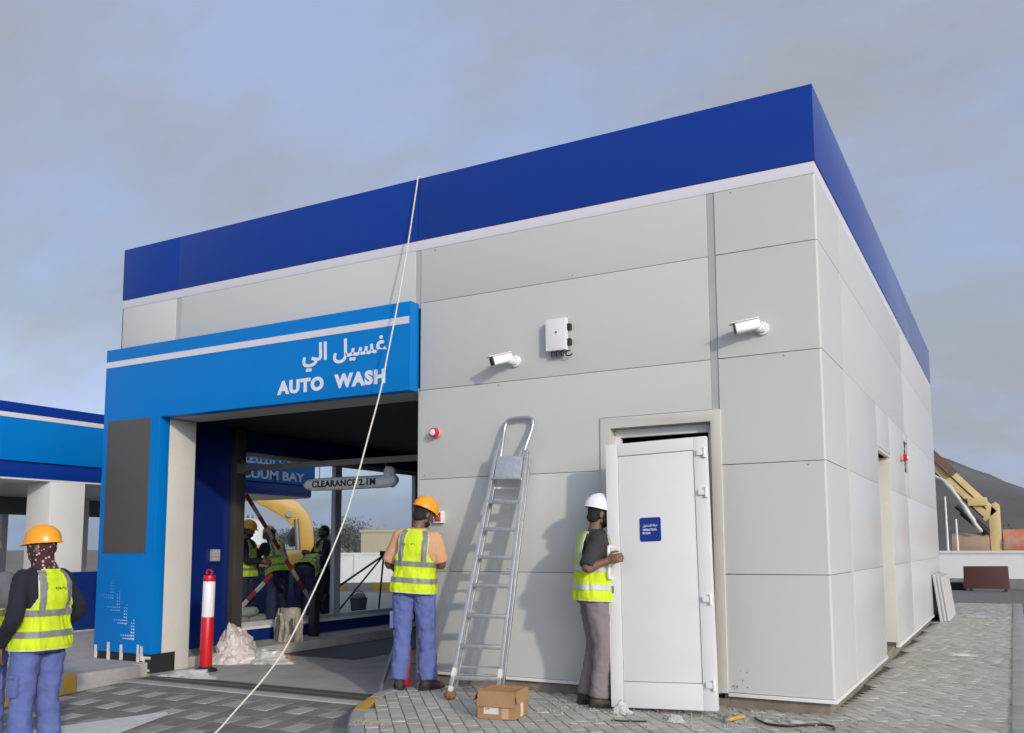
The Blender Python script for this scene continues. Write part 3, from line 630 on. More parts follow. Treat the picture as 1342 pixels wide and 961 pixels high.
bullet_camera((-2.80, -.001, 3.055), (-.55, -.75, -.28), 'white security camera with its black front turned left, beside the junction box')
bullet_camera((-.46, -.001, 3.085), (-.93, -.36, -.20), 'white security camera near the building corner, seen side on')
# ---- junction box
jb = thing('junction_box', 'white wall mounted junction box with black cable glands', 'electrical box', (-2.34, 0, 3.25))
m = MB(); m.box(-2.445, -2.235, -.085, -.03, 3.095, 3.395); m.build('cover', WHITEP, jb, bevel=.008)
m = MB(); m.box(-2.43, -2.22, -.03, -.001, 3.10, 3.385); m.build('back_plate', mat('light_grey_plastic', (.4, .4, .4), rough=.5), jb, bevel=.004)
for z in (3.17, 3.31):
    m = MB(); m.box(-2.234, -2.20, -.06, -.02, z - .03, z + .03); m.build('side_clip', BLACKP, jb, bevel=.004)
for x in (-2.39, -2.34, -2.29):
    m = MB(); m.cyl((x, -.045, 3.094), (x, -.045, 3.045), .017, .014, n=14); m.build('cable_gland', BLACKP, jb)
m = MB(); m.tube([(-2.25, -.045, 3.09), (-2.25, -.05, 3.05), (-2.215, -.055, 3.04), (-2.185, -.05, 3.055)], .007, n=8, sub=4); m.build('cable_stub', BLACKP, jb)
m = MB(); m.box(-2.345, -2.325, -.0865, -.0852, 3.255, 3.275); m.build('emblem', SCREEN, jb)
# ---- alarm beacons and the call point
def beacon(base, n_, label):
    b, n_ = Vector(base), Vector(n_).normalized(); c = thing('alarm_beacon', label, 'alarm', base, group='red alarm beacons')
    m = MB(); m.cyl(b, b + n_ * .04, .052, .048, n=24); m.build('base', mat('red_white_base', (.62, .32, .30), rough=.45), c, bevel=.003)
    m = MB(); m.cyl(b + n_ * .04, b + n_ * .085, .05, .045, n=24); m.build('sounder', RED, c, bevel=.006)
    m = MB(); m.cyl(b + n_ * .085, b + n_ * .10, .034, .026, n=20); m.build('strobe_lens', mat('clear_lens', (.75, .73, .70), rough=.12), c, bevel=.004)
beacon((-3.70, -.001, 2.425), (0, -1, 0), 'round red alarm beacon on the front wall beside the bay opening')
beacon((.001, 5.5, 2.46), (1, 0, 0), 'red alarm beacon on the side wall above the recessed door')
cp = thing('call_point', 'small white call point with red face on the wall behind the worker', 'call point', (-3.60, 0, 1.6))
m = MB(); m.box(-3.70, -3.605, -.055, -.001, 1.535, 1.655); m.build('back_box', WHITEP, cp, bevel=.006)
m = MB(); m.box(-3.685, -3.62, -.062, -.054, 1.552, 1.64); m.build('red_face', RED, cp, bevel=.004)
m = MB(); m.box(-3.668, -3.637, -.0645, -.0615, 1.575, 1.60); m.build('break_glass', WHITEP, cp)

# ---- rope hanging from the roof edge
rp = [(-3.945, .10, 5.12), (-3.947, -.012, 5.115), (-3.952, -.03, 5.0), (-3.97, -.146, 4.361), (-3.991, -.285, 3.695), (-4.013, -.419, 3.135), (-4.025, -.49, 2.809), (-4.047, -.64, 2.363), (-4.066, -.773, 1.957), (-4.092, -.91, 1.564), (-4.118, -1.094, 1.187), (-4.156, -1.333, .765), (-4.189, -1.545, .447), (-4.22, -1.742, .231), (-4.258, -1.985, .022), (-4.295, -2.20, -.15), (-4.33, -2.45, -.215), (-4.36, -2.8, -.232), (-4.30, -3.3, -.258), (-4.1, -3.8, -.283)]
m = MB(); rr = [Vector(p) + noise.noise_vector(Vector(p) * 3.1) * (.008 if 1 < i < 15 else 0) for i, p in enumerate(rp)]
m.tube(rr, .0075, n=8, sub=5)
tag(m.build('rope', ROPE), 'thin white rope hanging from the roof edge down to the drive', 'rope')

# ---- cardboard box with open flaps
cb = thing('cardboard_box', 'open brown cardboard box taped up with labels, in front of the ladder', 'box', (-2.28, -1.16, .003), R(9))
W, D, H, T = .30, .30, .205, .004
def cpart(name, mb, m, **k): return mb.build(name, m, cb, local=True, **k)
for nm, (x0, x1, y0, y1) in {'front_wall': (-W / 2, W / 2, -D / 2, -D / 2 + T), 'rear_wall': (-W / 2, W / 2, D / 2 - T, D / 2), 'side_wall': (-W / 2, -W / 2 + T, -D / 2 + T, D / 2 - T), 'side_wall_': (W / 2 - T, W / 2, -D / 2 + T, D / 2 - T)}.items():
    m = MB(); m.box(x0, x1, y0, y1, .002, H); cpart(nm.rstrip('_'), m, CARD)
m = MB(); m.box(-W / 2, W / 2, -D / 2, D / 2, -.002, .0018); cpart('bottom', m, CARD)
for sgn, ax, ang in ((-1, 'front', 172), (1, 'back', 172), (1, 'right', 168), (-1, 'left', 150)):
    m = MB(); Lf = .115 if ax in ('front', 'back') else .09
    if ax in ('front', 'back'):
        o = Vector((0, sgn * (D / 2 + (.004 if ax == 'front' else 0)), H)); d = Vector((0, sgn * math.sin(R(ang)), math.cos(R(ang)))); s = Vector((1, 0, 0)); w = W - .004
    else:
        o = Vector((sgn * (W / 2 + (.003 if ax == 'left' else 0)), 0, H)); d = Vector((sgn * math.sin(R(ang)), 0, math.cos(R(ang)))); s = Vector((0, 1, 0)); w = D - .012
    m.beam(o, o + d * Lf, w, .004, up=d.cross(s)); cpart('flap', m, CARD)
m = MB(); m.box(-.10, .02, -D / 2 - .0016, -D / 2 - .0004, .035, .085); cpart('paper_label', m, TAPE)
m = MB(); m.box(.045, .10, -D / 2 - .0016, -D / 2 - .0004, .004, .088); cpart('tape_strip', m, mat('tan_tape', (.50, .36, .24), rough=.4, var=.08))
m = MB(); m.box(W / 2 + .0004, W / 2 + .0016, -.02, .04, .004, H - .03); cpart('tape_strip', m, TAPE)
t = fit_text(text_mb('UP', .02, ext=.0004), -.09, -.055, .066, .08).xf(FRONT(-D / 2 - .002)); t.build('print', BLACKP, cb, local=True, smooth=False)

# ---- flexible delineator post with red and white bands
dp = thing('bollard_post', 'red and white plastic bollard post at the bay entrance', 'bollard', (-7.15, .29, -.13))
def ring(name, z0, z1, r, m): b = MB(); b.cyl((-7.15 + (z0 - .0) * .018, .29, z0), (-7.15 + z1 * .018, .29, z1), r, n=24); return b.build(name, m, dp, bevel=.004)
m = MB(); m.cyl((-7.15, .29, -.129), (-7.15, .29, -.10), .135, .125, n=24).cyl((-7.15, .29, -.10), (-7.15, .29, -.065), .08, .07, n=24); m.build('rubber_base', RUBBER, dp, bevel=.004)
ring('red_sleeve', -.068, .50, .072, RED); ring('white_sleeve', .50, .915, .070, WHITEP); ring('red_cap', .915, .985, .068, RED)
m = MB(); m.tube([(-7.135 + .045 * math.cos(a), .29, 1.02 + .03 * math.sin(a)) for a in [R(-50 + 28 * i) for i in range(11)]], .012, n=8); m.build('cap_loop', RED, dp)

# ---- clearance sign hanging from the bar
cs = thing('clearance_sign', 'grey wrapped tube sign reading CLEARANCE 2.1M hanging in the bay', 'sign', (-6.22, 1.73, 2.15))
m = MB(); ptsx = [(-7.02, .02), (-6.92, .07), (-6.82, .082), (-6.6, .085), (-5.75, .083), (-5.62, .082), (-5.56, .095), (-5.49, .05)]
m.tube([(x, 1.73, 2.135 + (.0 if x < -5.7 else .012)) for x, r in ptsx], [r for x, r in ptsx], n=20, sub=4)
for v in m.v: v += noise.noise_vector(v * 14) * .006
m.build('tube', mat('wrapped_tube', (.84, .82, .77), rough=.4, var=.10, scale=7, bump=.4, bscale=30), cs, angle=70)
m = MB(); m.ell((-5.60, 1.73, 2.24), (.09, .06, .09), 14, 8)
for v in m.v: v += noise.noise_vector(v * 18) * .02
m.build('bag_knot', mat('grey_bag', (.60, .60, .59), rough=.5, var=.25, scale=12, bump=.5, bscale=30), cs, angle=70)
t = fit_text(text_mb('CLEARANCE 2.1M', .1, spacing=1.12, bold=.003, ext=.004), -6.80, -5.76, 2.09, 2.175).xf(FRONT(1.643)); build_letters(t, BLACKP, cs)
for x in (-6.75, -5.66):
    m = MB()
    m.cyl((x, 1.73, 2.20), (x, 1.73, 2.375), .005, n=8); m.build('chain', STEEL, cs)
# ---- socket on the blue wall
so = thing('wall_socket', 'small grey ribbed socket on the dark blue bay wall', 'socket', (-8.28, 1.4, 1.2))
m = MB(); m.box(-8.299, -8.24, 1.33, 1.46, 1.13, 1.29); m.build('box', mat('light_grey_plastic', (.4, .4, .4)), so, bevel=.008)
for k in range(3): m = MB(); m.box(-8.24, -8.225, 1.345, 1.445, 1.15 + k * .045, 1.175 + k * .045); m.build('rib', SEAM, so, bevel=.003)

# ---- crumpled plastic, rolled net and stub post inside the bay
def crumple(name, c, r, m, label, cat, seed, amp=.5, res=4, group=None, zmin=0.0):
    bm = bmesh.new(); bmesh.ops.create_icosphere(bm, subdivisions=res, radius=1.0); rd = random.Random(seed)
    peaks = [(Vector((rd.gauss(0, 1), rd.gauss(0, 1), abs(rd.gauss(0, .7)))).normalized(), rd.uniform(.6, 1.25)) for k in range(16)]
    for v in bm.verts:
        p = v.co.copy(); o = Vector((seed, seed * .7, 0))
        k = min(h_ / max(.35, p.dot(d_)) if p.dot(d_) > .1 else 9 for d_, h_ in peaks)          # faceted hull
        k = min(k, 1.5) * (1 + amp * (.30 * noise.noise(p * 1.7 + o) + .22 * (1 - 2 * abs(noise.noise(p * 3.4 + o))) + .12 * noise.noise(p * 9 + o)))
        q = Vector((p.x * r[0] * k, p.y * r[1] * k, p.z * r[2] * k)) + Vector((rd.gauss(0, 1), rd.gauss(0, 1), rd.gauss(0, 1))) * r[2] * .018
        if q.z + c[2] < zmin + .3 * r[2]: q.x *= 1 + .35 * amp; q.y *= 1 + .35 * amp
        v.co = Vector(c) + q
        if v.co.z < zmin + .002: v.co.z = zmin + .002 + .002 * abs(noise.noise(p * 20))
    me = bpy.data.meshes.new(name); bm.to_mesh(me); bm.free(); me.materials.append(m); me.shade_smooth(); me.set_sharp_from_angle(angle=R(24))
    return tag(link(name, me), label, cat, group)
crumple('plastic_sheet', (-7.48, 1.08, -.02), (.24, .26, .30), PLAST, 'large crumpled pinkish plastic sheet heaped beside the bollard post', 'plastic sheet', 3.1, .55, zmin=-.13)
crumple('plastic_sheet', (-7.15, 1.25, -.10), (.32, .22, .12), PLASTW, 'flat heap of clear plastic wrap right of the pink sheet', 'plastic sheet', 8.4, .6, zmin=-.13)
crumple('plastic_sheet', (-7.05, -.08, -.12), (.34, .16, .07), PLASTW, 'low crumple of clear plastic lying along the drain edge', 'plastic sheet', 5.2, .6, zmin=-.13)
crumple('wood_chunk', (-6.98, 1.45, -.09), (.09, .05, .05), mat('orange_scrap', (.42, .17, .05), rough=.8, var=.3), 'small orange brown scrap on the plastic wrap', 'scrap', 2.2, .4, 3, zmin=-.13)
rn = thing('rolled_net', 'upright roll of beige netting standing by the bay window', 'roll', (-7.86, 2.42, -.13))
NET = mat('net_beige', (.36, .33, .27), rough=.95, var=.4, scale=22, bump=.8, bscale=60)
NETD = mat('net_dark', (.10, .09, .08), rough=1, var=.4, scale=20)
def spiral(turns, r0, r1, z0, z1, w, wob, seed):
    n = int(turns * 26); rows_ = []
    for i in range(n + 1):
        a = 2 * math.pi * turns * i / n; r_ = r0 + (r1 - r0) * i / n; rw = r_ + wob * noise.noise(Vector((a * 1.3, seed, 0)))
        c, s_ = math.cos(a), math.sin(a); zt = z1 + .025 * noise.noise(Vector((a * .9, seed, 5))); lean = .05 * (1 if seed else 0)
        rows_.append([Vector((-7.86 + rw * c, 2.42 + rw * s_ * .8, z0)), Vector((-7.86 + (rw + wob * .6) * c + .01, 2.42 + rw * s_ * .8, (z0 + zt) / 2)), Vector((-7.86 + (rw - .01) * c, 2.42 + (rw - .01) * s_ * .8, zt)), Vector((-7.86 + (rw - .01 - w) * c, 2.42 + (rw - .01 - w) * s_ * .8, zt)), Vector((-7.86 + (rw - w) * c, 2.42 + (rw - w) * s_ * .8, z0))])
    m = MB(); m.loft(rows_); return m
spiral(3.6, .05, .19, -.127, .45, .016, .012, 1).build('net_layer', NET, rn, angle=60)
for k in range(7):
    a = -2.4 + k * .42; m = MB(); z1 = .30 + .12 * random.random()
    m.tube([(-7.86 + .20 * math.cos(a + .1 * math.sin(q_ * 1.7 + k)), 2.42 + .17 * math.sin(a + .1 * math.sin(q_ * 1.7 + k)), -.11 + (z1 + .11) * q_ / 5) for q_ in range(6)], [.02, .032, .026, .034, .028, .016], n=8, sub=3); m.build('net_fold', NETD if k % 3 == 1 else NET, rn)
m = MB(); m.box(-8.06, -7.94, 3.02, 3.14, -.129, .66)
st = thing('stub_post', 'short black square post on the bay floor by the window', 'post', (-8.0, 3.08, -.13)); m.build('post', BLACKP, st, bevel=.006)
m = MB(); m.box(-8.09, -7.91, 2.99, 3.17, -.129, -.115); m.build('base_plate', STEEL, st)
# ---- steel bar and extinguisher by the bay edge
m = MB(); m.beam((-4.10, -.40, -.128), (-3.96, -.05, .78), .05, .03); tag(m.build('steel_bar', STEEL, bevel=.003), 'dark steel bar leaning on the bay edge beside the worker in blue trousers', 'bar')
fe = thing('fire_extinguisher', 'red fire extinguisher standing against the wall behind the worker', 'fire extinguisher', (-3.88, -.28, 0))
m = MB(); m.tube([(-3.88, -.28, .005), (-3.88, -.28, .03), (-3.88, -.28, .36), (-3.88, -.28, .42), (-3.88, -.28, .45)], [.06, .072, .072, .05, .022], n=20); m.build('cylinder', RED, fe)
m = MB(); m.cyl((-3.88, -.28, .45), (-3.88, -.28, .49), .018, n=12).beam((-3.88, -.28, .49), (-3.88, -.40, .52), .02, .012); m.build('valve', BLACKP, fe)

# ---- litter on the apron
def scrap(name, label, cat, c, r, m, seed, res=3, amp=.6, zmin=0.0): crumple(name, c, r, m, label, cat, seed, amp, res, zmin=zmin)
scrap('plastic_bag', 'crumpled clear plastic bag against the foot of the white door', 'bag', (-1.50, -.66, .04), (.05, .04, .06), PLASTW, 1.7, 4)
scrap('plastic_bag', 'small white plastic scrap on the paving below the door corner', 'bag', (-1.00, -.78, .02), (.05, .035, .035), PLASTW, 4.4, 4)
scrap('paper_scrap', 'torn white paper scrap on the paving near the building corner', 'paper', (-.22, -.42, .012), (.06, .04, .012), PLASTW, 6.1)
scrap('paper_scrap', 'pale flat scrap lying on the side path', 'paper', (.62, 4.6, .01), (.16, .12, .012), TAPE, 9.3)
scrap('paper_scrap', 'white paper scrap far along the side path', 'paper', (.55, 11.0, .01), (.22, .18, .012), PLASTW, 3.9)
hm = thing('hammer', 'claw hammer with yellow handle lying on the paving by the door', 'hammer', (-.63, -.55, .01))
m = MB(); m.tube([(-.60, -.44, .018), (-.66, -.60, .018)], .014, n=10, round_caps=True); m.build('handle', YEL, hm)
m = MB(); m.beam((-.66, -.68, .022), (-.70, -.58, .022), .03, .03).beam((-.70, -.58, .022), (-.70, -.54, .03), .03, .01); m.build('head', STEEL, hm, bevel=.004)
m = MB(); m.tube([(-.52, -.42, .012), (-.46, -.52, .012), (-.36, -.62, .012), (-.22, -.62, .012), (-.12, -.52, .012), (-.02, -.46, .012), (.06, -.5, .012), (.08, -.6, .012)], .009, n=8, sub=5)
tag(m.build('black_cable', BLACKP), 'loose black cable curling over the paving by the building corner', 'cable')
m = MB(); m.tube([(-1.45, -.98, .008), (-1.32, -.95, .008), (-1.2, -.9, .008)], .006, n=6, sub=4); tag(m.build('wire_scrap', BLACKP), 'short dark wire scrap on the paving in front of the white door', 'wire')
m = MB()
for k in range(420):
    a, r_ = random.uniform(0, 6.28), random.gauss(0, 1); x, y = -3.02 + .09 * r_ * math.cos(a), -1.86 + .05 * r_ * math.sin(a)
    s_ = random.uniform(.002, .007); m.obox(Matrix.Translation((x, y, .006 + s_ * .4)) @ Euler((random.random() * 3, random.random() * 3, random.random() * 3)).to_matrix().to_4x4(), s_ * 2, s_, s_ * .6)
tag(m.build('rubble_crumbs', mat('crumb', (.42, .36, .27), rough=1, var=.3, scale=30), smooth=False), 'sandy crumbs of rubble scattered on the paving beside the kerb', 'rubble', kind='stuff')
m = MB()
for k in range(420):
    x, y = random.uniform(-2.2, .2), random.uniform(-.95, -.1) if random.random() < .6 else random.uniform(-1.9, -.1)
    s_ = random.uniform(.003, .011); m.obox(Matrix.Translation((x, y, .004 + s_ * .3)) @ Euler((random.random() * 3, random.random() * 3, random.random() * 3)).to_matrix().to_4x4(), s_ * 2, s_, s_ * .7)
tag(m.build('grit', mat('grit', (.40, .36, .30), rough=1, var=.4, scale=30), smooth=False), 'fine grit and chips scattered along the foot of the front wall', 'grit', kind='stuff')

# ---- ribbed panels leaning against the side wall
RIB = mat('ribbed_panel', (.44, .43, .40), rough=.5, var=.08)
for k, (y0, y1, xb, h_) in enumerate([(9.55, 11.3, .10, .80), (9.65, 11.4, .15, .78), (9.75, 11.5, .20, .76)]):
    m = MB(); prof = []
    xt = .012 + .05 * k
    nr = 14; top, bot = [], []
    rows_ = []
    for i in range(nr * 4 + 1):
        y = y0 + (y1 - y0) * i / (nr * 4); off = [0, 0, .022, .022][i % 4]
        rows_.append([Vector((xb + off, y, .003)), Vector((xt + off, y, h_)), Vector((xt + off + .02, y, h_)), Vector((xb + off + .02, y, .003))])
    m.loft(rows_)
    tag(m.build('ribbed_panel', RIB, smooth=False), ['pale ribbed metal panel leaning directly on the side wall, innermost of three', 'pale ribbed metal panel in the middle of the three leaning on the side wall', 'outermost pale ribbed metal panel leaning on the side wall'][k], 'panel', 'ribbed panels leaning on the side wall')
# ---- stand inside the dark room
tr = thing('steel_trestle', 'grey steel trestle standing inside the dark doorway', 'trestle', (-1.1, .9, .08))
for a, b in (((-1.35, .8, .08), (-.95, .9, 2.2)), ((-.85, .8, .08), (-1.0, .9, 2.2)), ((-1.3, 1.2, .08), (-1.0, 1.1, 2.2)), ((-.8, 1.2, .08), (-1.05, 1.1, 2.2))):
    m = MB(); m.beam(a, b, .035, .035); m.build('leg', STEEL, tr)
for z in (.6, 1.1, 1.6): m = MB(); m.beam((-1.25 + z * .1, .83, z), (-.9 - z * .03, .83, z), .03, .02); m.build('rung', STEEL, tr)
# ================================================================ BACKGROUND
# ---- vacuum bay canopy to the left
V = thing('vacuum_bay', 'open vacuum bay with bright blue fascia, cream columns and low blue wall', 'building', (-14, 1, 0))
VX, VY0, VY1 = -12.0, -9.0, 7.49
m = MB(); m.box(VX - .25, VX, VY0, VY1, 2.646, 3.30); fas = m.build('fascia', AZURE, V, bevel=.006)
m = MB(); m.box(VX - .25, VX + .004, VY0, VY1, 3.302, 3.375); m.build('white_stripe', BANDW, V)
m = MB(); m.box(VX - .25, VX + .006, VY0, VY1, 3.377, 3.535); m.build('parapet_cap', BLUE, V, bevel=.004)
m = MB(); m.box(-16.8, VX - .05, VY0 + .05, VY1 - .05, 2.40, 2.644); m.build('lower_beam', BLUE, V, bevel=.004)
m = MB(); m.box(-16.8, VX - .26, VY0 + .05, VY1 - .05, 2.66, 3.1); m.build('roof', CONC, V)
m = MB(); m.box(-16.75, VX - .07, VY0 + .07, VY1 - .07, 2.37, 2.398); m.build('soffit', WHITE, V)
CW = mat('column_white', (.70, .69, .65), rough=.45, var=.04)
for y in (-8.3, -4.6, 1.49, 4.55):
    m = MB(); m.box(-12.66, -12.06, y, y + .6, -.004, 2.369); m.build('column', CW, V, bevel=.012)
    m = MB(); m.box(-16.6, -16.1, y, y + .5, -.004, 2.369); m.build('column', CW, V, bevel=.012)
m = MB(); m.box(-12.05, -11.93, -9, 7.4, .02, .94); m.build('low_wall', mat('low_wall_blue', (.005, .028, .17), rough=.35, var=.08), V, bevel=.006)
m = MB(); m.box(-12.05, -11.90, -9, 7.4, -.004, .018); m.build('wall_foot', CONC, V)
m = MB(); m.box(-16.4, -16.3, -9, 7.3, 2.0, 2.36); m.build('rear_header', mat('header_grey', (.11, .115, .12), rough=.5), V)
for y in (-6, -2.6, -.4, .9, 3.3, 6.2):
    m = MB(); m.box(-16.42, -16.3, y, y + .13, .8, 2.0); m.build('mullion', FRAME, V)
for y0, y1 in ((-8.9, -6.0), (-5.87, -2.6), (-2.47, -.4), (-.27, .9), (1.03, 3.3), (3.43, 6.2)):
    m = MB(); m.box(-16.365, -16.355, y0, y1, .8, 2.0); m.build('pane', GLASS, V, smooth=False)
m = MB(); m.box(-16.4, -16.3, -9, 7.3, -.004, .8); m.build('rear_wall', CONC, V)
TOY = Matrix(((0, 0, 1, VX + .003), (1, 0, 0, 0), (0, 1, 0, 0), (0, 0, 0, 1)))
t = fit_text(text_mb('VACUUM BAY', .2, bold=.006, ext=.003), 4.92, 7.16, 2.70, 2.885).xf(TOY); build_letters(t, LETTER, fas, step=(.0006, 0, 0))
t = fit_text(text_mb('\ufed2\ufef4\ufec8\ufee8\ufe98\ufedf\ufe8d \ufe94\ufee3\ufeaa\ufea7', .2, bold=.002, ext=.003), 5.0, 7.2, 2.93, 3.26).xf(TOY); build_letters(t, LETTER, fas, step=(.0006, 0, 0))
vm_ = thing('vacuum_machine', 'dark box shaped vacuum machine with sloping top under the canopy', 'machine', (-13.6, -.2, 0))
m = MB(); m.prism([(-.9, 0), (.75, 0), (.75, 1.28), (.45, 1.42), (-.9, 1.42)], -14.1, -13.4, 'x'); m.build('body', mat('machine_dark', (.035, .036, .034), rough=.5, var=.2), vm_, bevel=.01)
m = MB(); m.box(-14.15, -13.36, -.95, .80, 1.425, 1.47); m.build('lid', BLACKM, vm_, bevel=.006)
m = MB(); m.tube([(-13.38, .3, 1.0), (-13.25, .35, .9), (-13.2, .4, .5), (-13.25, .3, .25), (-13.36, .2, .3)], .03, n=8, sub=4); m.build('hose', BLACKP, vm_)

# ---- things seen through the bay windows
def striped_pole(a, b, label, n=9, w=.055):
    a, b = Vector(a), Vector(b); p = thing('barrier_pole', label, 'barrier', tuple(a), group='striped barrier poles')
    for k in range(n):
        m = MB(); m.beam(lerp(a, b, k / n), lerp(a, b, (k + 1) / n), w, .03, up=(1, 0, 0)); m.build('red_band' if k % 2 == 0 else 'white_band', mat('faded_red', (.32, .035, .035), rough=.6, var=.2) if k % 2 == 0 else mat('faded_white', (.48, .47, .46), rough=.6, var=.15), p)
    m = MB(); m.beam(a + Vector((-.0, -.12, .012)), a + Vector((0, .12, .012)), .12, .024); m.build('foot', RUBBER, p)
striped_pole((-8.95, 4.45, 0), (-8.62, 2.25, 2.1), 'long red and white barrier pole leaning outside the bay window', 13)
striped_pole((-9.15, 2.2, 0), (-8.95, 3.16, .9), 'short red and white barrier pole tilted low outside the bay window', 7)
STONE = mat('sack_grey', (.36, .35, .31), rough=.95, var=.2, scale=12, bump=.4, bscale=60)
for k, (x, y, z, a) in enumerate([(-8.95, 2.35, .075, .2), (-9.0, 2.75, .075, -.2), (-8.95, 3.12, .075, .5), (-8.98, 2.5, .215, -.1), (-9.0, 2.9, .215, .3), (-8.97, 2.68, .345, .1)]):
    m = MB(); m.ell((0, 0, 0), (.13, .23, .082), 18, 10)
    for v in m.v:
        v.z = math.copysign(abs(v.z) ** .8 * .082 ** .2, v.z); v += noise.noise_vector(v * 9 + Vector((k, 0, 0))) * .018
    m.xf(Matrix.Translation((x, y, z)) @ Matrix.Rotation(a, 4, 'Z'))
    tag(m.build('sandbag', STONE, angle=70), ['lowest left', 'lowest middle', 'lowest right', 'second layer left', 'second layer right', 'topmost'][k] + ' grey sack of the pile outside the bay window', 'sack', 'sacks piled outside the bay window')
bk = thing('bucket', 'grey builder bucket on the ground beyond the bay window', 'bucket', (-10.0, 6.57, 0))
m = MB(); n_ = 24
prof = [(.13, .0), (.17, .33), (.18, .335), (.165, .335), (.125, .02)]
m.loft([[Vector((-10 + r_ * math.cos(2 * math.pi * i / n_), 6.57 + r_ * math.sin(2 * math.pi * i / n_), z)) for i in range(n_)] for r_, z in prof]); m.build('pail', mat('bucket_grey', (.12, .115, .105), rough=.7, var=.2), bk)
m = MB(); m.tube([(-10 + .17 * math.cos(a), 6.57, .33 + .14 * math.sin(a)) for a in [math.pi * i / 10 for i in range(11)]], .008, n=6); m.build('handle', BLACKP, bk)
m = MB(); m.ell((-10, 6.57, .34), (.13, .13, .10), 14, 8); m.build('mortar', STONE, bk)
tp = thing('tripod_stand', 'black tripod stand on the ground beyond the right bay window', 'tripod', (-10.2, 7.6, 0))
for a, b in (((-10.2, 7.6, 1.15), (-10.9, 7.0, .0)), ((-10.2, 7.6, 1.15), (-9.8, 8.3, .0)), ((-10.2, 7.6, 1.15), (-10.7, 8.1, .0)), ((-10.2, 7.6, 1.15), (-10.6, 6.7, .55))):
    m = MB(); m.beam(a, b, .035, .035); m.build('leg', BLACKP, tp)
m = MB(); m.box(-10.26, -10.14, 7.54, 7.66, 1.14, 1.24); m.build('head', BLACKP, tp, bevel=.01)

# frames far away, facing the camera: lx = image left, ly = away
def far_frame(dx, dy, dist, z=-.2, turn=0.0):
    d = Vector((dx, dy, 0)).normalized(); r = Vector((d.y, -d.x, 0)); p = Vector((CAM.x, CAM.y, 0)) + d * dist
    return basis((p.x, p.y, z), -r, -d, (0, 0, 1)) @ Matrix.Rotation(turn, 4, 'Z')
# ---- excavator
EX = far_frame(-.6776, .7355, 30)
ex_ = thing('excavator', 'yellow excavator with curved boom seen through the bay window', 'excavator', mtx=EX)
def epart(name, mb, m, p=None, **k): return mb.build(name, m, p or ex_, local=True, **k)
S = .0257
def bp_(u, v): return ((400 - u) * S, (771 - v) * S)
ctr = [(405, 720), (405, 703), (403, 688), (397, 676), (387, 665), (374, 657), (358, 650), (335, 641), (300, 628)]; wd = [19, 20, 22, 25, 26, 25, 22, 18, 12]
up_, lo_ = [], []
for i, (c_, w_) in enumerate(zip(ctr, wd)):
    a, b = Vector(ctr[max(0, i - 1)]), Vector(ctr[min(len(ctr) - 1, i + 1)]); t_ = (b - a).normalized(); n_ = Vector((-t_.y, t_.x))
    up_.append(bp_(*(Vector(c_) + n_ * w_ / 2))); lo_.append(bp_(*(Vector(c_) - n_ * w_ / 2)))
m = MB(); m.prism(up_ + lo_[::-1], -.22, .22, 'y'); bm_ = epart('boom', m, YEL, bevel=.03)
m = MB(); q_ = [bp_(*p) for p in [(366, 645), (350, 638), (338, 644), (352, 653)]]; m.prism(q_, .222, .232, 'y'); epart('black_panel', m, BLACKP, bm_)
m = MB(); q_ = [bp_(*p) for p in [(358, 646), (350, 642), (345, 645), (352, 650)]]; m.prism(q_, .233, .238, 'y'); epart('white_mark', m, WHITEP, bm_)
m = MB(); m.cyl((*bp_(396, 715)[:1], .30, bp_(396, 715)[1]), (bp_(393, 676)[0], .30, bp_(393, 676)[1]), .09, .07, n=14); epart('lift_cylinder', m, STEEL)
m = MB(); m.cyl((bp_(384, 670)[0], .26, bp_(384, 670)[1]), (bp_(384, 670)[0], .34, bp_(384, 670)[1]), .10, n=14); epart('pin', m, STEEL, bm_)
tipx, tipz = bp_(296, 628)
m = MB(); m.prism([(tipx - .3, tipz + .3), (tipx + .5, tipz + .35), (tipx + .75, .9), (tipx + .45, .8)], -.17, .17, 'y'); stk = epart('stick', m, YEL, bevel=.03)
m = MB(); m.prism([(tipx + .2, .95), (tipx + .9, .95), (tipx + 1.0, .25), (tipx + .6, .02), (tipx - .1, .05), (tipx - .25, .3), (tipx + .1, .4)], -.45, .45, 'y'); epart('bucket', m, STEEL, bevel=.03)
m = MB(); m.box(-.5, 1.9, -1.25, .9, .85, 1.45); epart('house', m, YEL, bevel=.08)
m = MB(); m.box(.7, 1.85, -1.2, .8, 1.45, 1.62); epart('engine_cover', m, YEL, bevel=.08)
m = MB(); m.prism([(-.45, 1.56), (.4, 1.56), (.5, 1.9), (.3, 2.2), (-.4, 2.2)], -1.2, -.35, 'y'); epart('cab', m, mat('cab_dark', (.05, .055, .06), rough=.2), bevel=.05)
for s_ in (-1, 1):
    pr = []
    for k in range(10): pr.append((1.9 + .42 * math.cos(R(-90 + 20 * k)), .43 + .42 * math.sin(R(-90 + 20 * k))))
    for k in range(10): pr.append((-.5 + .42 * math.cos(R(90 + 20 * k)), .43 + .42 * math.sin(R(90 + 20 * k))))
    m = MB(); m.prism(pr, s_ * 1.2 - .28, s_ * 1.2 + .28, 'y'); trk = epart('track', m, RUBBER, bevel=.02)
    m = MB(); m.box(-.5, 1.9, s_ * 1.2 - .29, s_ * 1.2 + .29, .3, .55); epart('track_frame', m, YEL, trk)
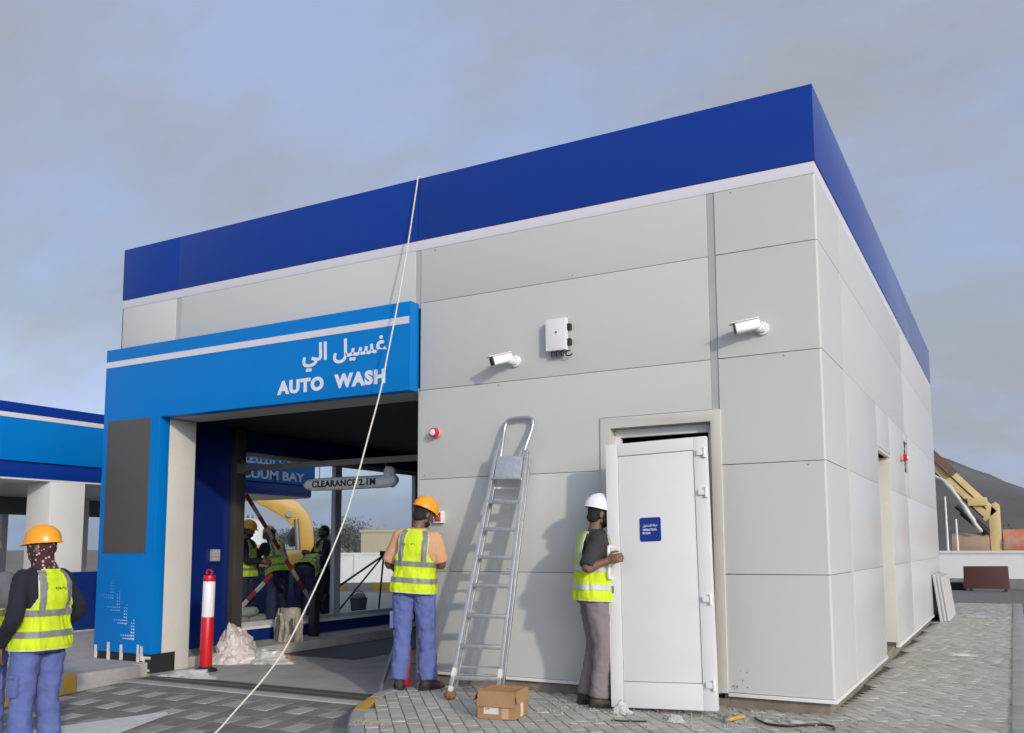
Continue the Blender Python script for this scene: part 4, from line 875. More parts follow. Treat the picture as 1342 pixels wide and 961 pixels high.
# ---- white domed tank
TK = far_frame(-.716, .698, 52)
tk = thing('storage_tank', 'white domed storage tank far beyond the bay window', 'tank', mtx=TK)
m = MB(); prof = [(1.0, 0), (1.0, 2.2)] + [(math.cos(R(a)), 2.2 + 1.0 * math.sin(R(a))) for a in (15, 30, 45, 60, 75, 88)]
m.loft([[Vector((r_ * math.cos(2 * math.pi * i / 32), r_ * math.sin(2 * math.pi * i / 32), z)) for i in range(32)] for r_, z in prof]); m.build('shell', WHITE, tk, local=True)
m = MB(); m.cyl((0, 0, 3.18), (0, 0, 3.35), .18, n=16); m.build('hatch', STEEL, tk, local=True)
# ---- beige building, white wall, kerb far behind the bay
BB = far_frame(-.590, .807, 62)
bb = thing('beige_building', 'low beige flat roofed building far beyond the bay window', 'building', mtx=BB)
BEI = mat('beige_wall', (.46, .40, .27), rough=.9, var=.06)
m = MB(); m.box(-9, 3.1, -4, 0, 0, 2.55); m.build('wall', BEI, bb, local=True, bevel=.02)
m = MB(); m.box(-9.1, 3.2, -4.1, .1, 2.55, 2.75); m.build('roof', BEI, bb, local=True, bevel=.02)
for x in (-7, -4.4, -1.6): m = MB(); m.box(x, x + 1.1, .001, .05, 1.0, 2.0); w_ = m.build('window', FRAME, bb, local=True); m = MB(); m.box(x + .08, x + 1.02, .05, .06, 1.08, 1.92); m.build('pane', mat('far_pane', (.05, .06, .07), rough=.1), w_, local=True)
WW = far_frame(-.60, .80, 40)
ww = thing('white_boundary_wall', 'long white boundary wall seen through the right bay window', 'wall', mtx=WW)
m = MB(); m.box(-14, 3.2, -.2, 0, 0, 1.2); m.build('wall', WHITE, ww, local=True)
m = MB(); m.box(-14, 3.25, -.25, .05, 1.2, 1.3); m.build('coping', WHITE, ww, local=True, bevel=.01)
for k in range(7): m = MB(); m.box(-13.5 + k * 2.5, -13.2 + k * 2.5, 0.001, .08, 0, 1.199); m.build('pier', WHITE, ww, local=True)
KF = far_frame(-.60, .80, 33)
kf = thing('far_kerb', 'row of yellow and grey kerb stones beyond the right bay window', 'kerb', mtx=KF)
for k in range(16): m = MB(); m.box(-9 + k * .9, -9 + k * .9 + .88, -.2, 0, 0, .26); m.build('kerb_stone', YELK if k % 2 == 0 else KERB, kf, local=True, bevel=.01)

# ---- boundary wall at the far end of the side path
fwl = thing('boundary_wall', 'low white boundary wall at the far end of the side path', 'wall', (5, 23, 0))
m = MB(); m.box(-6, 40, 23.0, 23.2, -.1, 1.04); m.build('wall', WHITE, fwl)
m = MB(); m.box(-6, 40, 22.96, 23.24, 1.04, 1.13); m.build('coping', WHITE, fwl, bevel=.01)
m = MB(); m.box(-6, 40, 22.9, 22.999, -.1, .30); m.build('base', mat('wall_base', (.22, .21, .20), rough=.9, var=.2), fwl)
bpn = thing('brown_board', 'dark red brown board propped on edge before the white boundary wall', 'board', (.55, 21, 0))
BRN = mat('brown_board', (.075, .022, .018), rough=.6, var=.15, scale=3)
m = MB(); m.add([(-.04, 21.0, .08), (1.12, 21.0, .08), (1.10, 21.15, .71), (-.03, 21.15, .70), (-.04, 21.05, .08), (1.12, 21.05, .08), (1.10, 21.2, .71), (-.03, 21.2, .70)], [(0, 1, 2, 3), (7, 6, 5, 4), (0, 4, 5, 1), (1, 5, 6, 2), (2, 6, 7, 3), (3, 7, 4, 0)]); m.build('face', BRN, bpn, bevel=.006)
for x in (.1, .98): m = MB(); m.box(x, x + .07, 20.98, 21.6, .002, .079); m.build('bearer', RUBBER, bpn)
for k, (x, y, sx) in enumerate([(-.5, 21.6, .5), (1.55, 21.8, .4)]):
    m = MB(); m.box(x, x + sx, y, y + .5, .004, .13).box(x + .05, x + sx - .08, y + .05, y + .42, .13, .22); tag(m.build('timber_bundle', RUBBER, bevel=.01), ['dark low timber bundle left of the brown board', 'dark low timber bundle right of the brown board'][k], 'timber')

# ---- drilling crane truck beyond the boundary wall
CT = thing('crane_truck', 'pale yellow crane truck with raised boom behind the white boundary wall', 'truck', (.9, 30, 0))
def cpt(name, mb, m, p=None, **k): return mb.build(name, m, p or CT, **k)
m = MB(); m.beam((.62, 30, 2.35), (-5.4, 30, 9.1), .58, .5, up=(0, 1, 0)); bo = cpt('boom', m, PALEY, bevel=.03)
m = MB(); m.beam((.45, 29.74, 2.62), (-5.3, 29.74, 9.05), .03, .04); m.beam((.35, 29.75, 2.30), (-5.5, 29.75, 8.85), .03, .05); cpt('boom_rail', m, BLACKM, bo)
m = MB(); m.beam((-.55, 29.7, 3.95), (-3.2, 29.7, 6.95), .30, .22, up=(0, 1, 0)); cpt('boom_head', m, mat('rusty_brown', (.16, .10, .06), rough=.8, var=.3), bo)
m = MB(); m.prism([(.56, -.1), (.90, -.1), (.90, 2.75), (.78, 2.88), (.62, 2.80), (.52, 2.2)], 29.75, 30.25, 'y'); cpt('mast', m, PALEY, bevel=.02)
m = MB(); m.cyl((-.35, 29.8, 2.55), (.45, 29.8, 1.75), .15, n=16).cyl((-.55, 29.8, 2.75), (-.35, 29.8, 2.55), .08, n=12); cpt('hydraulic_ram', m, BLACKM)
m = MB(); m.cyl((.95, 30.2, 1.32), (6, 30.2, 1.32), .55, n=28); cpt('tank', m, ORANGE, bevel=.03)
m = MB(); m.cyl((-.75, 30.1, 1.28), (.5, 30.1, 1.28), .48, n=28); cpt('rear_drum', m, mat('dusty_tan', (.40, .28, .18), rough=.8, var=.2), bevel=.03)
m = MB(); m.box(-1.0, 6.4, 29.3, 31.1, .55, .8); cpt('chassis', m, PALEY, bevel=.02)
m = MB(); m.box(6.1, 8.3, 29.1, 31.3, .6, 2.9); cab_ = cpt('cab', m, PALEY, bevel=.1)
m = MB(); m.box(6.4, 7.9, 29.085, 29.1, 1.7, 2.6); cpt('cab_window', m, mat('far_pane', (.05, .06, .07), rough=.1), cab_)
for x in (-.3, 1.0, 5.2, 7.2):
    for y in (29.25, 31.0):
        m = MB(); m.cyl((x, y - .16, .30), (x, y + .16, .30), .5, n=24); wh = cpt('wheel', m, RUBBER, bevel=.04); m = MB(); m.cyl((x, y - .18, .30), (x, y - .165, .30), .22, n=16); cpt('hub', m, PALEY, wh)
m = MB(); m.tube([(-1.6, 29.5, 4.1), (-1.0, 29.45, 3.75), (-.55, 29.4, 3.2), (-.1, 29.4, 2.4), (.25, 29.45, 1.75)], [.09, .09, .08, .08, .07], n=12, sub=5)
for v in m.v: v += noise.noise_vector(v * 4) * .06
cpt('white_hose', m, PLASTW, angle=80)
m = MB(); m.box(-.15, .5, 29.6, 29.95, 2.75, 3.05); cpt('hose_clamp', m, PALEY, bevel=.02)
for k, (x, h_) in enumerate([(-.73, 3.0), (-.42, 2.2)]):
    m = MB(); m.tube([(x, 27, -.2), (x - .02, 27, h_)], [.05, .03], n=10); tag(m.build('white_pole', WHITE), ['taller thin white pole behind the boundary wall', 'shorter thin white pole behind the boundary wall'][k], 'pole', 'white poles behind the boundary wall')

# ---- scrubby trees far off
LEAF = mat('leaf_hazed', (.10, .11, .08), rough=.9, var=.3, scale=3, rnd=.3)  # leaf green greyed: distance haze put into the colour
BARK = mat('bark', (.12, .09, .06), rough=1, var=.2)
def tree(x, y, h_, w_, label, seed, n=900, z0=-.2):
    rnd = random.Random(seed); t_ = thing('tree', label, 'tree', (x, y, z0), group='scrubby trees far off')
    m = MB(); limbs = []
    top = Vector((x, y, z0 + h_ * .6)); m.tube([(x, y, z0), (x + .1, y, z0 + h_ * .3), top], [h_ * .035, h_ * .026, h_ * .012], n=8, sub=3)
    for k in range(8):
        a = rnd.uniform(0, 6.28); e = Vector((x + math.cos(a) * w_ * .4, y + math.sin(a) * w_ * .4, z0 + h_ * rnd.uniform(.45, .9))); b = Vector((x, y, z0 + h_ * rnd.uniform(.2, .5))); m.tube([b, lerp(b, e, .5) + Vector((0, 0, .1)), e], [h_ * .015, h_ * .01, h_ * .004], n=6, sub=2); limbs.append(e)
    m.build('trunk', BARK, t_)
    m = MB()
    for k in range(n):
        c = rnd.choice(limbs + [top]) + Vector((rnd.gauss(0, w_ * .14), rnd.gauss(0, w_ * .14), rnd.gauss(0, h_ * .10))); s_ = h_ * rnd.uniform(.015, .04)
        q = Euler((rnd.random() * 6, rnd.random() * 6, rnd.random() * 6)).to_matrix()
        m.add([c + q @ Vector(p) for p in ((-s_, 0, 0), (0, -s_ * .4, 0), (s_, 0, 0), (0, s_ * .4, s_ * .2))], [(0, 1, 2, 3)])
    m.build('crown', LEAF, t_, smooth=False, recalc=False)
tree(1.55, 52, 2.5, 2.6, 'small grey green shrub behind the crane truck', 1)
tree(3.1, 55, 2.7, 3.0, 'wider grey green shrub right of the crane truck', 2)
for k, (u_, dd, hh) in enumerate([((-.640, .768), 90, 3.9), ((-.655, .755), 98, 4.4), ((-.634, .773), 100, 2.9), ((-.70, .714), 105, 3.9)]):
    p = Vector((CAM.x, CAM.y)) + Vector(u_) * dd
    tree(p.x, p.y, hh, hh * 1.2, ['grey green tree far behind the excavator', 'tallest far tree behind the excavator boom', 'far tree left of the beige building', 'far tree behind the white domed tank'][k], 10 + k, 2200)
# ================================================================ PEOPLE
SKIN = mat('skin_brown', (.17, .085, .05), rough=.55, var=.06, scale=20)
HAIR = mat('hair_black', (.012, .011, .011), rough=.75, var=.3, scale=60, bump=.6, bscale=200)
HIVIS = mat('hi_vis_yellow', (.58, .74, .012), rough=.8, var=.10, scale=9, bump=.45, bscale=38, stain=((.40, .42, .06), 7, .52, .8, .5))
REFL = mat('reflective_grey', (.22, .22, .205), rough=.5, var=.22, scale=16, bump=.3, bscale=45)
REFLW = mat('reflective_pale', (.52, .53, .52), rough=.5, var=.06, scale=30)
PIPE = mat('vest_piping', (.62, .68, .40), rough=.7)
NAVY = mat('cloth_navy', (.012, .013, .022), rough=.9, var=.2, scale=10, bump=.3, bscale=260)
CHAR = mat('cloth_charcoal', (.035, .035, .037), rough=.9, var=.2, scale=10, bump=.3, bscale=260)
PEACH = mat('cloth_peach', (.60, .34, .19), rough=.9, var=.08, scale=10, bump=.3, bscale=260)
GREYC = mat('cloth_grey', (.14, .14, .16), rough=.9, var=.12, scale=10, bump=.3, bscale=260)
PERI = mat('trouser_blue', (.112, .148, .36), rough=.9, var=.10, scale=8, bump=.35, bscale=240, stain=((.11, .10, .22), 7, .55, .75, .6))
TAUPE = mat('trouser_taupe', (.21, .175, .175), rough=.9, var=.08, scale=8, bump=.3, bscale=240)
DKBLUE = mat('trouser_dark', (.03, .035, .07), rough=.9, var=.12, scale=8, bump=.3, bscale=240)
HELY = mat('helmet_amber', (.82, .35, .01), rough=.28, var=.04, scale=8, coat=.3)
HELW = mat('helmet_white', (.80, .80, .80), rough=.28, var=.03, scale=8, coat=.3)
SHOE = mat('shoe_dark', (.035, .028, .024), rough=.7, var=.3, scale=30, stain=((.2, .17, .13), 12, .5, .75, .5))
def camo_mat():
    m = mat('balaclava_camo', (.055, .018, .022), rough=.9, var=.3, scale=30); t = m.node_tree; n, l = t.nodes, t.links.new
    g_ = n.new('ShaderNodeNewGeometry'); v = n.new('ShaderNodeTexVoronoi'); v.inputs['Scale'].default_value = 34; l(g_.outputs['Position'], v.inputs['Vector'])
    r_ = n.new('ShaderNodeMath'); r_.operation = 'LESS_THAN'; r_.inputs[1].default_value = .30; l(v.outputs['Distance'], r_.inputs[0])
    mi = n.new('ShaderNodeMix'); mi.data_type = 'RGBA'; l(r_.outputs[0], mi.inputs['Factor']); b = n['Principled BSDF']; l(b.inputs['Base Color'].links[0].from_socket, mi.inputs['A']); mi.inputs['B'].default_value = (.45, .34, .33, 1); l(mi.outputs['Result'], b.inputs['Base Color']); return m
CAMO = camo_mat()

TOR = [(.84, .150, .105), (.90, .165, .115), (.98, .158, .108), (1.06, .148, .103), (1.15, .155, .110), (1.25, .168, .118), (1.33, .172, .115), (1.395, .160, .098), (1.435, .110, .078), (1.465, .068, .064)]
def tor(z, grow=0.0):
    for k in range(len(TOR) - 1):
        if z <= TOR[k + 1][0]:
            t = max(0, (z - TOR[k][0]) / (TOR[k + 1][0] - TOR[k][0])); t = t * t * (3 - 2 * t)
            return TOR[k][1] * (1 - t) + TOR[k + 1][1] * t + grow, TOR[k][2] * (1 - t) + TOR[k + 1][2] * t + grow
    return TOR[-1][1] + grow, TOR[-1][2] + grow
def tpt(th, z, grow=0.0, pw=.82):                            # point on the torso surface; th=0 faces +X, 90 deg faces +Y (front)
    a, b = tor(z, grow); c, s = math.cos(th), math.sin(th)
    y = b * math.copysign(abs(s) ** pw, s) - .012 + (.018 * math.sin((z - .9) / .5 * math.pi) * (-.4 if s < 0 else .2))
    return Vector((a * math.copysign(abs(c) ** pw, c), y, z))
def torso_loft(mb, z0, z1, grow, n=32, steps=14):
    mb.loft([[tpt(2 * math.pi * i / n, z0 + (z1 - z0) * k / steps, grow) for i in range(n)] for k in range(steps + 1)])
def crease(me, amp, sx, sz, seed):
    nr = [v.normal.copy() for v in me.vertices]
    for v, nn in zip(me.vertices, nr):
        p = v.co; d = noise.noise(Vector((p.x * sx + seed, p.y * sx, p.z * sz))) + .5 * noise.noise(Vector((p.x * sx * 2.2, p.y * sx * 2.2 + seed, p.z * sz * 2.6 + p.x * 9)))
        rg = 1 - 2.4 * abs(noise.noise(Vector((p.x * sx * .5 + p.z * 5, p.y * sx * .5 - seed, p.z * sz * 1.9 + p.x * 6 + seed))))
        v.co = p + nn * (amp * (d * .9 + rg * .4))
def finish(me, m, angle=180):
    me.materials.clear(); me.materials.append(m); me.shade_smooth(); return me
def hand(mb, w, d, n, curl, side, spread=.0, thumb=.6):      # wrist, finger direction, palm normal, curl per joint (radians)
    w, d, n = Vector(w), Vector(d).normalized(), Vector(n).normalized(); n = (n - d * n.dot(d)).normalized(); s = d.cross(n) * side      # s points to the thumb side
    rings = []
    for t, hw, hh in ((-.015, .026, .021), (.02, .034, .019), (.055, .041, .018), (.085, .040, .015), (.096, .034, .010)):
        rings.append([w + d * t + s * (hw * math.cos(a)) + n * (hh * math.sin(a)) for a in [2 * math.pi * i / 14 for i in range(14)]])
    mb.loft(rings)
    for k, (off, L) in enumerate(((.030, .078), (.010, .086), (-.010, .080), (-.029, .064))):
        p = w + d * .088 + s * off; dirv = d.copy(); pts = [p - d * .02]; a = 0
        for j, fr in enumerate((.46, .31, .23)):
            a += curl * (1.0 if j else .8); v = d * math.cos(a) + n * math.sin(a) + s * spread * off * 8; p = p + v.normalized() * L * fr; pts.append(p)
        mb.tube(pts, [.0105, .0098, .009, .0078], n=8, round_caps=True)
    p = w + d * .028 + s * .028; v = (d * .55 + s * .7 + n * .35).normalized(); p1 = p + v * .038; v2 = (d * .8 + s * .15 + n * thumb).normalized(); p2 = p1 + v2 * .032; p3 = p2 + (d * .6 - s * .15 + n * thumb * 1.2).normalized() * .026
    mb.tube([p - v * .01, p1, p2, p3], [.0135, .0125, .011, .009], n=8, round_caps=True)

def person(label, loc, rz, arms, legs=None, lean=0.0, side_lean=0.0, head_yaw=0.0, head_pitch=0.0, scale=1.0, shirt=NAVY, sleeve='long', trousers=PERI, helmet=HELY, hair=True, mask=None, vest=True, bands=REFL, voxel=.008, seed=0, text=None, hand_kw=({}, {}), group=None, hang=0.0):
    P_ = thing('person', label, 'person', mtx=Matrix.Translation(loc) @ Matrix.Rotation(rz, 4, 'Z') @ Matrix.Diagonal((scale, scale, scale, 1)), group=group)
    hip = Vector((0, 0, .93))
    Mu = Matrix.Translation(hip) @ Matrix.Rotation(-lean, 4, 'X') @ Matrix.Rotation(side_lean, 4, 'Y') @ Matrix.Translation(-hip)
    nk = Vector((0, -.005, 1.47))
    Mh = Mu @ Matrix.Translation(nk) @ Matrix.Rotation(head_yaw, 4, 'Z') @ Matrix.Rotation(-head_pitch, 4, 'X') @ Matrix.Translation(-nk)
    legs = legs or {'L': [(-.095, 0, .90), (-.11, .015, .48), (-.125, -.02, .085)], 'R': [(.095, 0, .90), (.11, .015, .48), (.125, -.02, .085)], 'toe': [(-.15, .99), (.15, .99)]}
    b = MB()
    # head
    o = len(b.v)
    b.ell((0, .0, 1.615), (.074, .094, .098), 20, 14); b.ell((0, .022, 1.545), (.058, .068, .062), 16, 10); b.ell((0, .055, 1.512), (.030, .032, .022), 12, 8)
    b.tube([(0, .088, 1.615), (0, .104, 1.585), (0, .108, 1.572)], [.009, .014, .012], n=8, round_caps=True)
    b.ell((0, .088, 1.535), (.024, .012, .009), 10, 6); b.ell((-.034, .078, 1.633), (.026, .016, .009), 10, 6); b.ell((.034, .078, 1.633), (.026, .016, .009), 10, 6)
    for s_ in (-1, 1): b.ell((s_ * .078, -.005, 1.59), (.011, .020, .033), 10, 8)
    b.xf(Mh, o)
    b.tube([Mu @ Vector((0, -.02, 1.40)), Mu @ Vector((0, -.012, 1.47)), Mh @ Vector((0, .0, 1.55))], [.062, .055, .052], n=14, sub=3)
    o = len(b.v); torso_loft(b, .85, 1.46, -.012, 24, 10); b.xf(Mu, o)
    for sd, key in ((-1, 'L'), (1, 'R')):
        sh = Mu @ Vector((sd * .165, -.005, 1.39)); el, wr = Vector(arms[key][0]), Vector(arms[key][1])
        b.tube([sh, lerp(sh, el, .5), el, lerp(el, wr, .35), wr], [.047, .044, .038, .038, .026], n=12, sub=3, round_caps=True)
        kw = dict(curl=.45, n=(-sd, 0, 0)); kw.update(hand_kw[0 if sd < 0 else 1]); nn = Vector(kw['n']); dd = Vector(kw.get('d', wr - el))
        hand(b, wr, dd, nn, kw['curl'], kw.get('side', 1 if (dd.cross(nn)).dot(Vector((0, 1, .3))) > 0 else -1))
        h_, k_, a_ = [Vector(p) for p in legs[key]]
        b.tube([h_, lerp(h_, k_, .5), k_, lerp(k_, a_, .4), a_], [.075, .066, .050, .050, .036], n=12, sub=3, round_caps=True)
        tx, ty = legs['toe'][0 if sd < 0 else 1]; td = Vector((tx, ty, 0)).normalized(); b.tube([a_ + Vector((0, 0, -.03)) - td * .04, a_ + Vector((0, 0, -.045)) + td * .13], [.036, .028], n=10, round_caps=True)
    body = finish(remesh(b, voxel, 1), SKIN); link('body', body, P_, True)
    # eyes
    for s_ in (-1, 1):
        e = MB(); e.ell((s_ * .031, .086, 1.610), (.011, .009, .008), 10, 6); e.xf(Mh); e.build('eye', mat('eye_white', (.5, .48, .45), rough=.2), P_, local=True)
        e = MB(); e.ell((s_ * .031, .0935, 1.610), (.005, .003, .005), 8, 6); e.xf(Mh); e.build('iris', BLACKP, P_, local=True)
    # trousers
    t = MB(); torso_loft(t, .845, .985, .018, 24, 5)
    for sd, key in ((-1, 'L'), (1, 'R')):
        h_, k_, a_ = [Vector(p) for p in legs[key]]; f = lambda q: Vector((q.x, q.y, q.z))
        t.tube([h_ + Vector((-sd * .012, 0, .03)), lerp(h_, k_, .25), lerp(h_, k_, .6), k_, lerp(k_, a_, .5), a_ + Vector((0, -.008, -.005))], [.096, .102, .090, .079, .078, .082], n=16, sub=4)
    me = remesh(t, .012, 3); crease(me, .009 if trousers is TAUPE else .013, 15, 10, seed + 1.3); link('trousers', finish(me, trousers), P_, True)
    for sd, key in ((-1, 'L'), (1, 'R')):
        h_, k_, a_ = [Vector(p) for p in legs[key]]
        if trousers is PERI:
            c = lerp(h_, k_, .66) + Vector((sd * .082, -.01, 0)); q = MB(); q.box(c.x - .03, c.x + .006, c.y - .042, c.y + .042, c.z - .08, c.z + .06); q.box(c.x - .03, c.x + .009, c.y - .046, c.y + .046, c.z + .035, c.z + .075)
            q.build('cargo_pocket', trousers, P_, local=True, bevel=.008)
        # shoes
        tx, ty = legs['toe'][0 if sd < 0 else 1]; td = Vector((tx, ty, 0)).normalized(); sw = Vector((td.y, -td.x, 0)); base = Vector((a_.x, a_.y, a_.z - .083))
        rings = []
        for u, hw, hz in ((-.085, .030, .07), (-.07, .040, .098), (-.02, .045, .105), (.05, .046, .08), (.11, .050, .062), (.16, .044, .05), (.185, .025, .03)):
            rings.append([base + td * u + sw * (hw * math.cos(a)) + Vector((0, 0, hz / 2 + hz / 2 * math.sin(a) if math.sin(a) > -.6 else .004)) for a in [2 * math.pi * i / 16 for i in range(16)]])
        q = MB(); q.loft(rings); so_ = q.build('shoe', SHOE, P_, local=True, angle=60)
        rings = [[base + td * u + sw * (hw * x) + Vector((0, 0, z)) for x, z in ((-1, 0), (1, 0), (1, .022), (-1, .022))] for u, hw in ((-.09, .034), (-.07, .044), (.05, .051), (.11, .055), (.165, .047), (.192, .026))]
        q = MB(); q.loft(rings); q.build('sole', RUBBER, so_, local=True)
    # shirt
    s = MB(); torso_loft(s, .88 - hang, 1.452, .012, 28, 12)
    s.xf(Mu)
    for sd, key in ((-1, 'L'), (1, 'R')):
        sh = Mu @ Vector((sd * .158, -.005, 1.385)); el, wr = Vector(arms[key][0]), Vector(arms[key][1])
        if sleeve == 'long': s.tube([sh, lerp(sh, el, .5), el, lerp(el, wr, .5), lerp(el, wr, .96)], [.071, .064, .056, .050, .043], n=14, sub=4, round_caps=False)
        else: s.tube([sh, lerp(sh, el, .5), lerp(sh, el, .93)], [.071, .070, .070], n=14, sub=4, round_caps=False)
        s.ell(sh, (.066, .064, .062), 14, 10)
    me = remesh(s, .011, 3); crease(me, .006, 16, 10, seed + 4.1); link('shirt', finish(me, shirt), P_, True)
    col = MB(); col.tube([Mu @ Vector((.066 * math.cos(a), -.012 + .064 * math.sin(a), 1.452 + .008 * math.sin(a))) for a in [2 * math.pi * i / 20 for i in range(21)]], .012, n=8); col.build('collar', shirt, P_, local=True)
    # vest
    if vest:
        def flare(z): return .030 + .022 * max(0, (1.10 - z) / .2) - .012 * max(0, (z - 1.36) / .09)
        def vp(th, z, ex=0.0):
            zz = max(.845, z); p = tpt(th, zz, flare(z) + ex, .74); p.z = z
            p += Vector((math.cos(th), math.sin(th), 0)) * (.016 * noise.noise(Vector((th * 2.6, z * 6, seed))) + .010 * noise.noise(Vector((th * 6 + z * 4, z * 5, seed + 3))) * min(1, max(0, (1.32 - z) / .2)) + .005 * noise.noise(Vector((th * 12, z * 16, seed))))
            return p
        def hole(th, z):                                      # armhole
            c = abs(math.cos(th)); a, bq = tor(z, .03)
            return z > 1.17 and c > .62 + .25 * max(0, (1.24 - z) / .07) 
        def patch(name, m, cond, z0, z1, nz, ex, nth=112, thick=.004, parent=P_):
            vs_, fs_, idx = [], [], {}
            for k in range(nz + 1):
                z = z0 + (z1 - z0) * k / nz
                for i in range(nth): vs_.append(Mu @ vp(2 * math.pi * i / nth, z, ex))
            for k in range(nz):
                for i in range(nth):
                    th, z = 2 * math.pi * (i + .5) / nth, z0 + (z1 - z0) * (k + .5) / nz
                    if cond(th, z): fs_.append((k * nth + i, k * nth + (i + 1) % nth, (k + 1) * nth + (i + 1) % nth, (k + 1) * nth + i))
            used = sorted({i for f in fs_ for i in f}); mp_ = {a: q for q, a in enumerate(used)}
            bm = bmesh.new(); bv = [bm.verts.new(vs_[i]) for i in used]
            for f in fs_: bm.faces.new([bv[mp_[i]] for i in f])
            bmesh.ops.smooth_vert(bm, verts=[v for v in bm.verts if v.is_boundary], factor=.5, use_axis_x=True, use_axis_y=True, use_axis_z=True)
            bmesh.ops.recalc_face_normals(bm, faces=bm.faces)
            bmesh.ops.solidify(bm, geom=list(bm.faces), thickness=thick)
            me_ = bpy.data.meshes.new(name); bm.to_mesh(me_); bm.free(); me_.materials.append(m); me_.shade_smooth(); me_.set_sharp_from_angle(angle=R(60))
            return link(name, me_, parent, True)
        zb = .865
        neck = lambda th, z: z > 1.30 and math.sin(th) > .5 and abs(math.cos(th)) < .1 + (z - 1.30) * 2.2
        vs_o = patch('vest', HIVIS, lambda th, z: not hole(th, z) and not neck(th, z), zb, 1.447, 58, 0.0)
        patch('reflective_band', bands, lambda th, z: True, .955, 1.005, 4, .006, parent=vs_o)
        patch('reflective_band', bands, lambda th, z: True, 1.105, 1.155, 4, .006, parent=vs_o)
        for sx in (-1, 1):
            for sy in (-1, 1):
                patch('shoulder_strap', bands, lambda th, z: math.copysign(1, math.cos(th)) == sx and math.copysign(1, math.sin(th)) == sy and abs(vp(th, z).x - sx * .105 * (1 - .25 * max(0, z - 1.38) / .07)) < .024, 1.15, 1.44, 30, .005, nth=220, parent=vs_o)
        for sx in (-1, 1):
            for sy in (-1, 1):
                patch('piping', PIPE, lambda th, z: math.copysign(1, math.cos(th)) == sx and math.copysign(1, math.sin(th)) == sy and hole(th, z) is False and (hole(th + .075, z) or hole(th - .075, z)), 1.17, 1.44, 30, .004, nth=180, parent=vs_o)
        patch('hem', PIPE, lambda th, z: True, zb - .002, zb + .010, 1, .003, parent=vs_o)
        if text:
            tb = fit_text(text_mb(text, .03, ext=.0006), -.072, .072, 1.29, 1.315)
            for v in tb.v:
                th = -math.pi / 2 + v.x / .17 * 1.0; v.xyz = Mu @ vp(th, v.y, .005 + v.z)
            tag(tb.build('vest_print', mat('print_dark', (.05, .07, .05), rough=.8), vs_o, local=True, smooth=False), kind='stuff')
    # head gear
    if hair:
        hb = MB(); hb.ell((0, -.010, 1.622), (.082, .096, .100), 20, 14); hb.ell((0, -.045, 1.56), (.066, .058, .060), 16, 10)
        hb.v = [Vector((v.x, min(v.y, .055 if v.z > 1.62 else .01), max(v.z, 1.515))) for v in hb.v]
        hb.xf(Mh); me = remesh(hb, .01, 2); crease(me, .004, 60, 60, seed); link('hair', finish(me, HAIR), P_, True)
        bd = MB(); bd.ell((0, .032, 1.527), (.060, .066, .040), 14, 8); bd.xf(Mh); bd.build('beard', HAIR, P_, local=True)
    if mask is not None:
        hb = MB(); hb.ell((0, .0, 1.612), (.083, .103, .105), 20, 14); hb.ell((0, .024, 1.545), (.070, .080, .070), 16, 10); hb.tube([(0, -.012, 1.43), (0, -.005, 1.50), (0, 0, 1.56)], [.10, .078, .075], n=16, sub=3)
        hb.xf(Mh); me = remesh(hb, .01, 3); crease(me, .006, 22, 22, seed + 2); link('balaclava', finish(me, mask), P_, True)
    if helmet is not None:
        q = MB(); n_ = 36; Z0 = 1.640; rings = []
        def hr(th, fx, z):
            c, s_ = math.cos(th), math.sin(th); ridge = 1 + .012 * max(0, math.cos(th * 1 - math.pi / 2) ** 12 + math.cos(th + math.pi / 2) ** 12)
            return Vector((.106 * fx * c * ridge, .132 * fx * s_ * ridge - .005, z))
        for a in range(0, 91, 9): rings.append([hr(2 * math.pi * i / n_, math.cos(R(a)) ** .82 + .002, Z0 + .132 * math.sin(R(a)) ** .95) for i in range(n_)])
        inner = [[p * 1.0 for p in g] for g in rings]
        q.loft(rings, cap=True)
        shell = q.xf(Mh).build('helmet', helmet, P_, local=True, angle=70)
        rb = MB()
        for w_, ex_, y_ in ((.010, .006, 0), (.006, .004, .032), (.006, .004, -.032)):
            rb.loft([[Mh @ (Vector((y_ + sx * w_, -.005 + (.132 + e_) * math.cos(R(a)) * (.96 if y_ else 1), Z0 + (.132 + e_) * math.sin(R(a)) ** .95 * (.975 if y_ else 1)))) for sx, e_ in ((-1, -.004), (-1, ex_ * .6), (1, ex_ * .6), (1, -.004))] for a in range(14, 167, 8)])
        rb.build('ridge', helmet, shell, local=True, angle=60)
        br = MB(); r0, r1 = [], []
        for i in range(n_):
            th = 2 * math.pi * i / n_; c, s_ = math.cos(th), math.sin(th); pk = .007 + .030 * max(0, s_) ** 3 + .004 * max(0, -s_)
            r0.append((.104 * c, .130 * s_ - .005)); r1.append(((.106 + pk) * c, (.132 + pk) * s_ - .005))
        dz = lambda i: Z0 - .006 - .010 * max(0, math.sin(2 * math.pi * i / n_)) ** 2
        br.loft([[Vector((x, y, Z0 + .006)) for x, y in r0], [Vector((x, y, dz(i) + .004)) for i, (x, y) in enumerate(r1)], [Vector((x, y, dz(i) - .001)) for i, (x, y) in enumerate(r1)], [Vector((x, y, Z0 - .006)) for x, y in r0]], cap=False)
        br.xf(Mh).build('brim', helmet, shell, local=True, angle=60)
        st_ = MB(); st_.tube([Mh @ Vector(p) for p in [(-.085, .01, 1.64), (-.082, .02, 1.58), (-.058, .04, 1.51), (0, .055, 1.487), (.058, .04, 1.51), (.082, .02, 1.58), (.085, .01, 1.64)]], .005, n=6, sub=4); st_.build('chin_strap', BLACKP, shell, local=True)
    return P_

def look_dir(x, y): return math.atan2(y - CAM.y, x - CAM.x)          # angle of the line of sight to a point
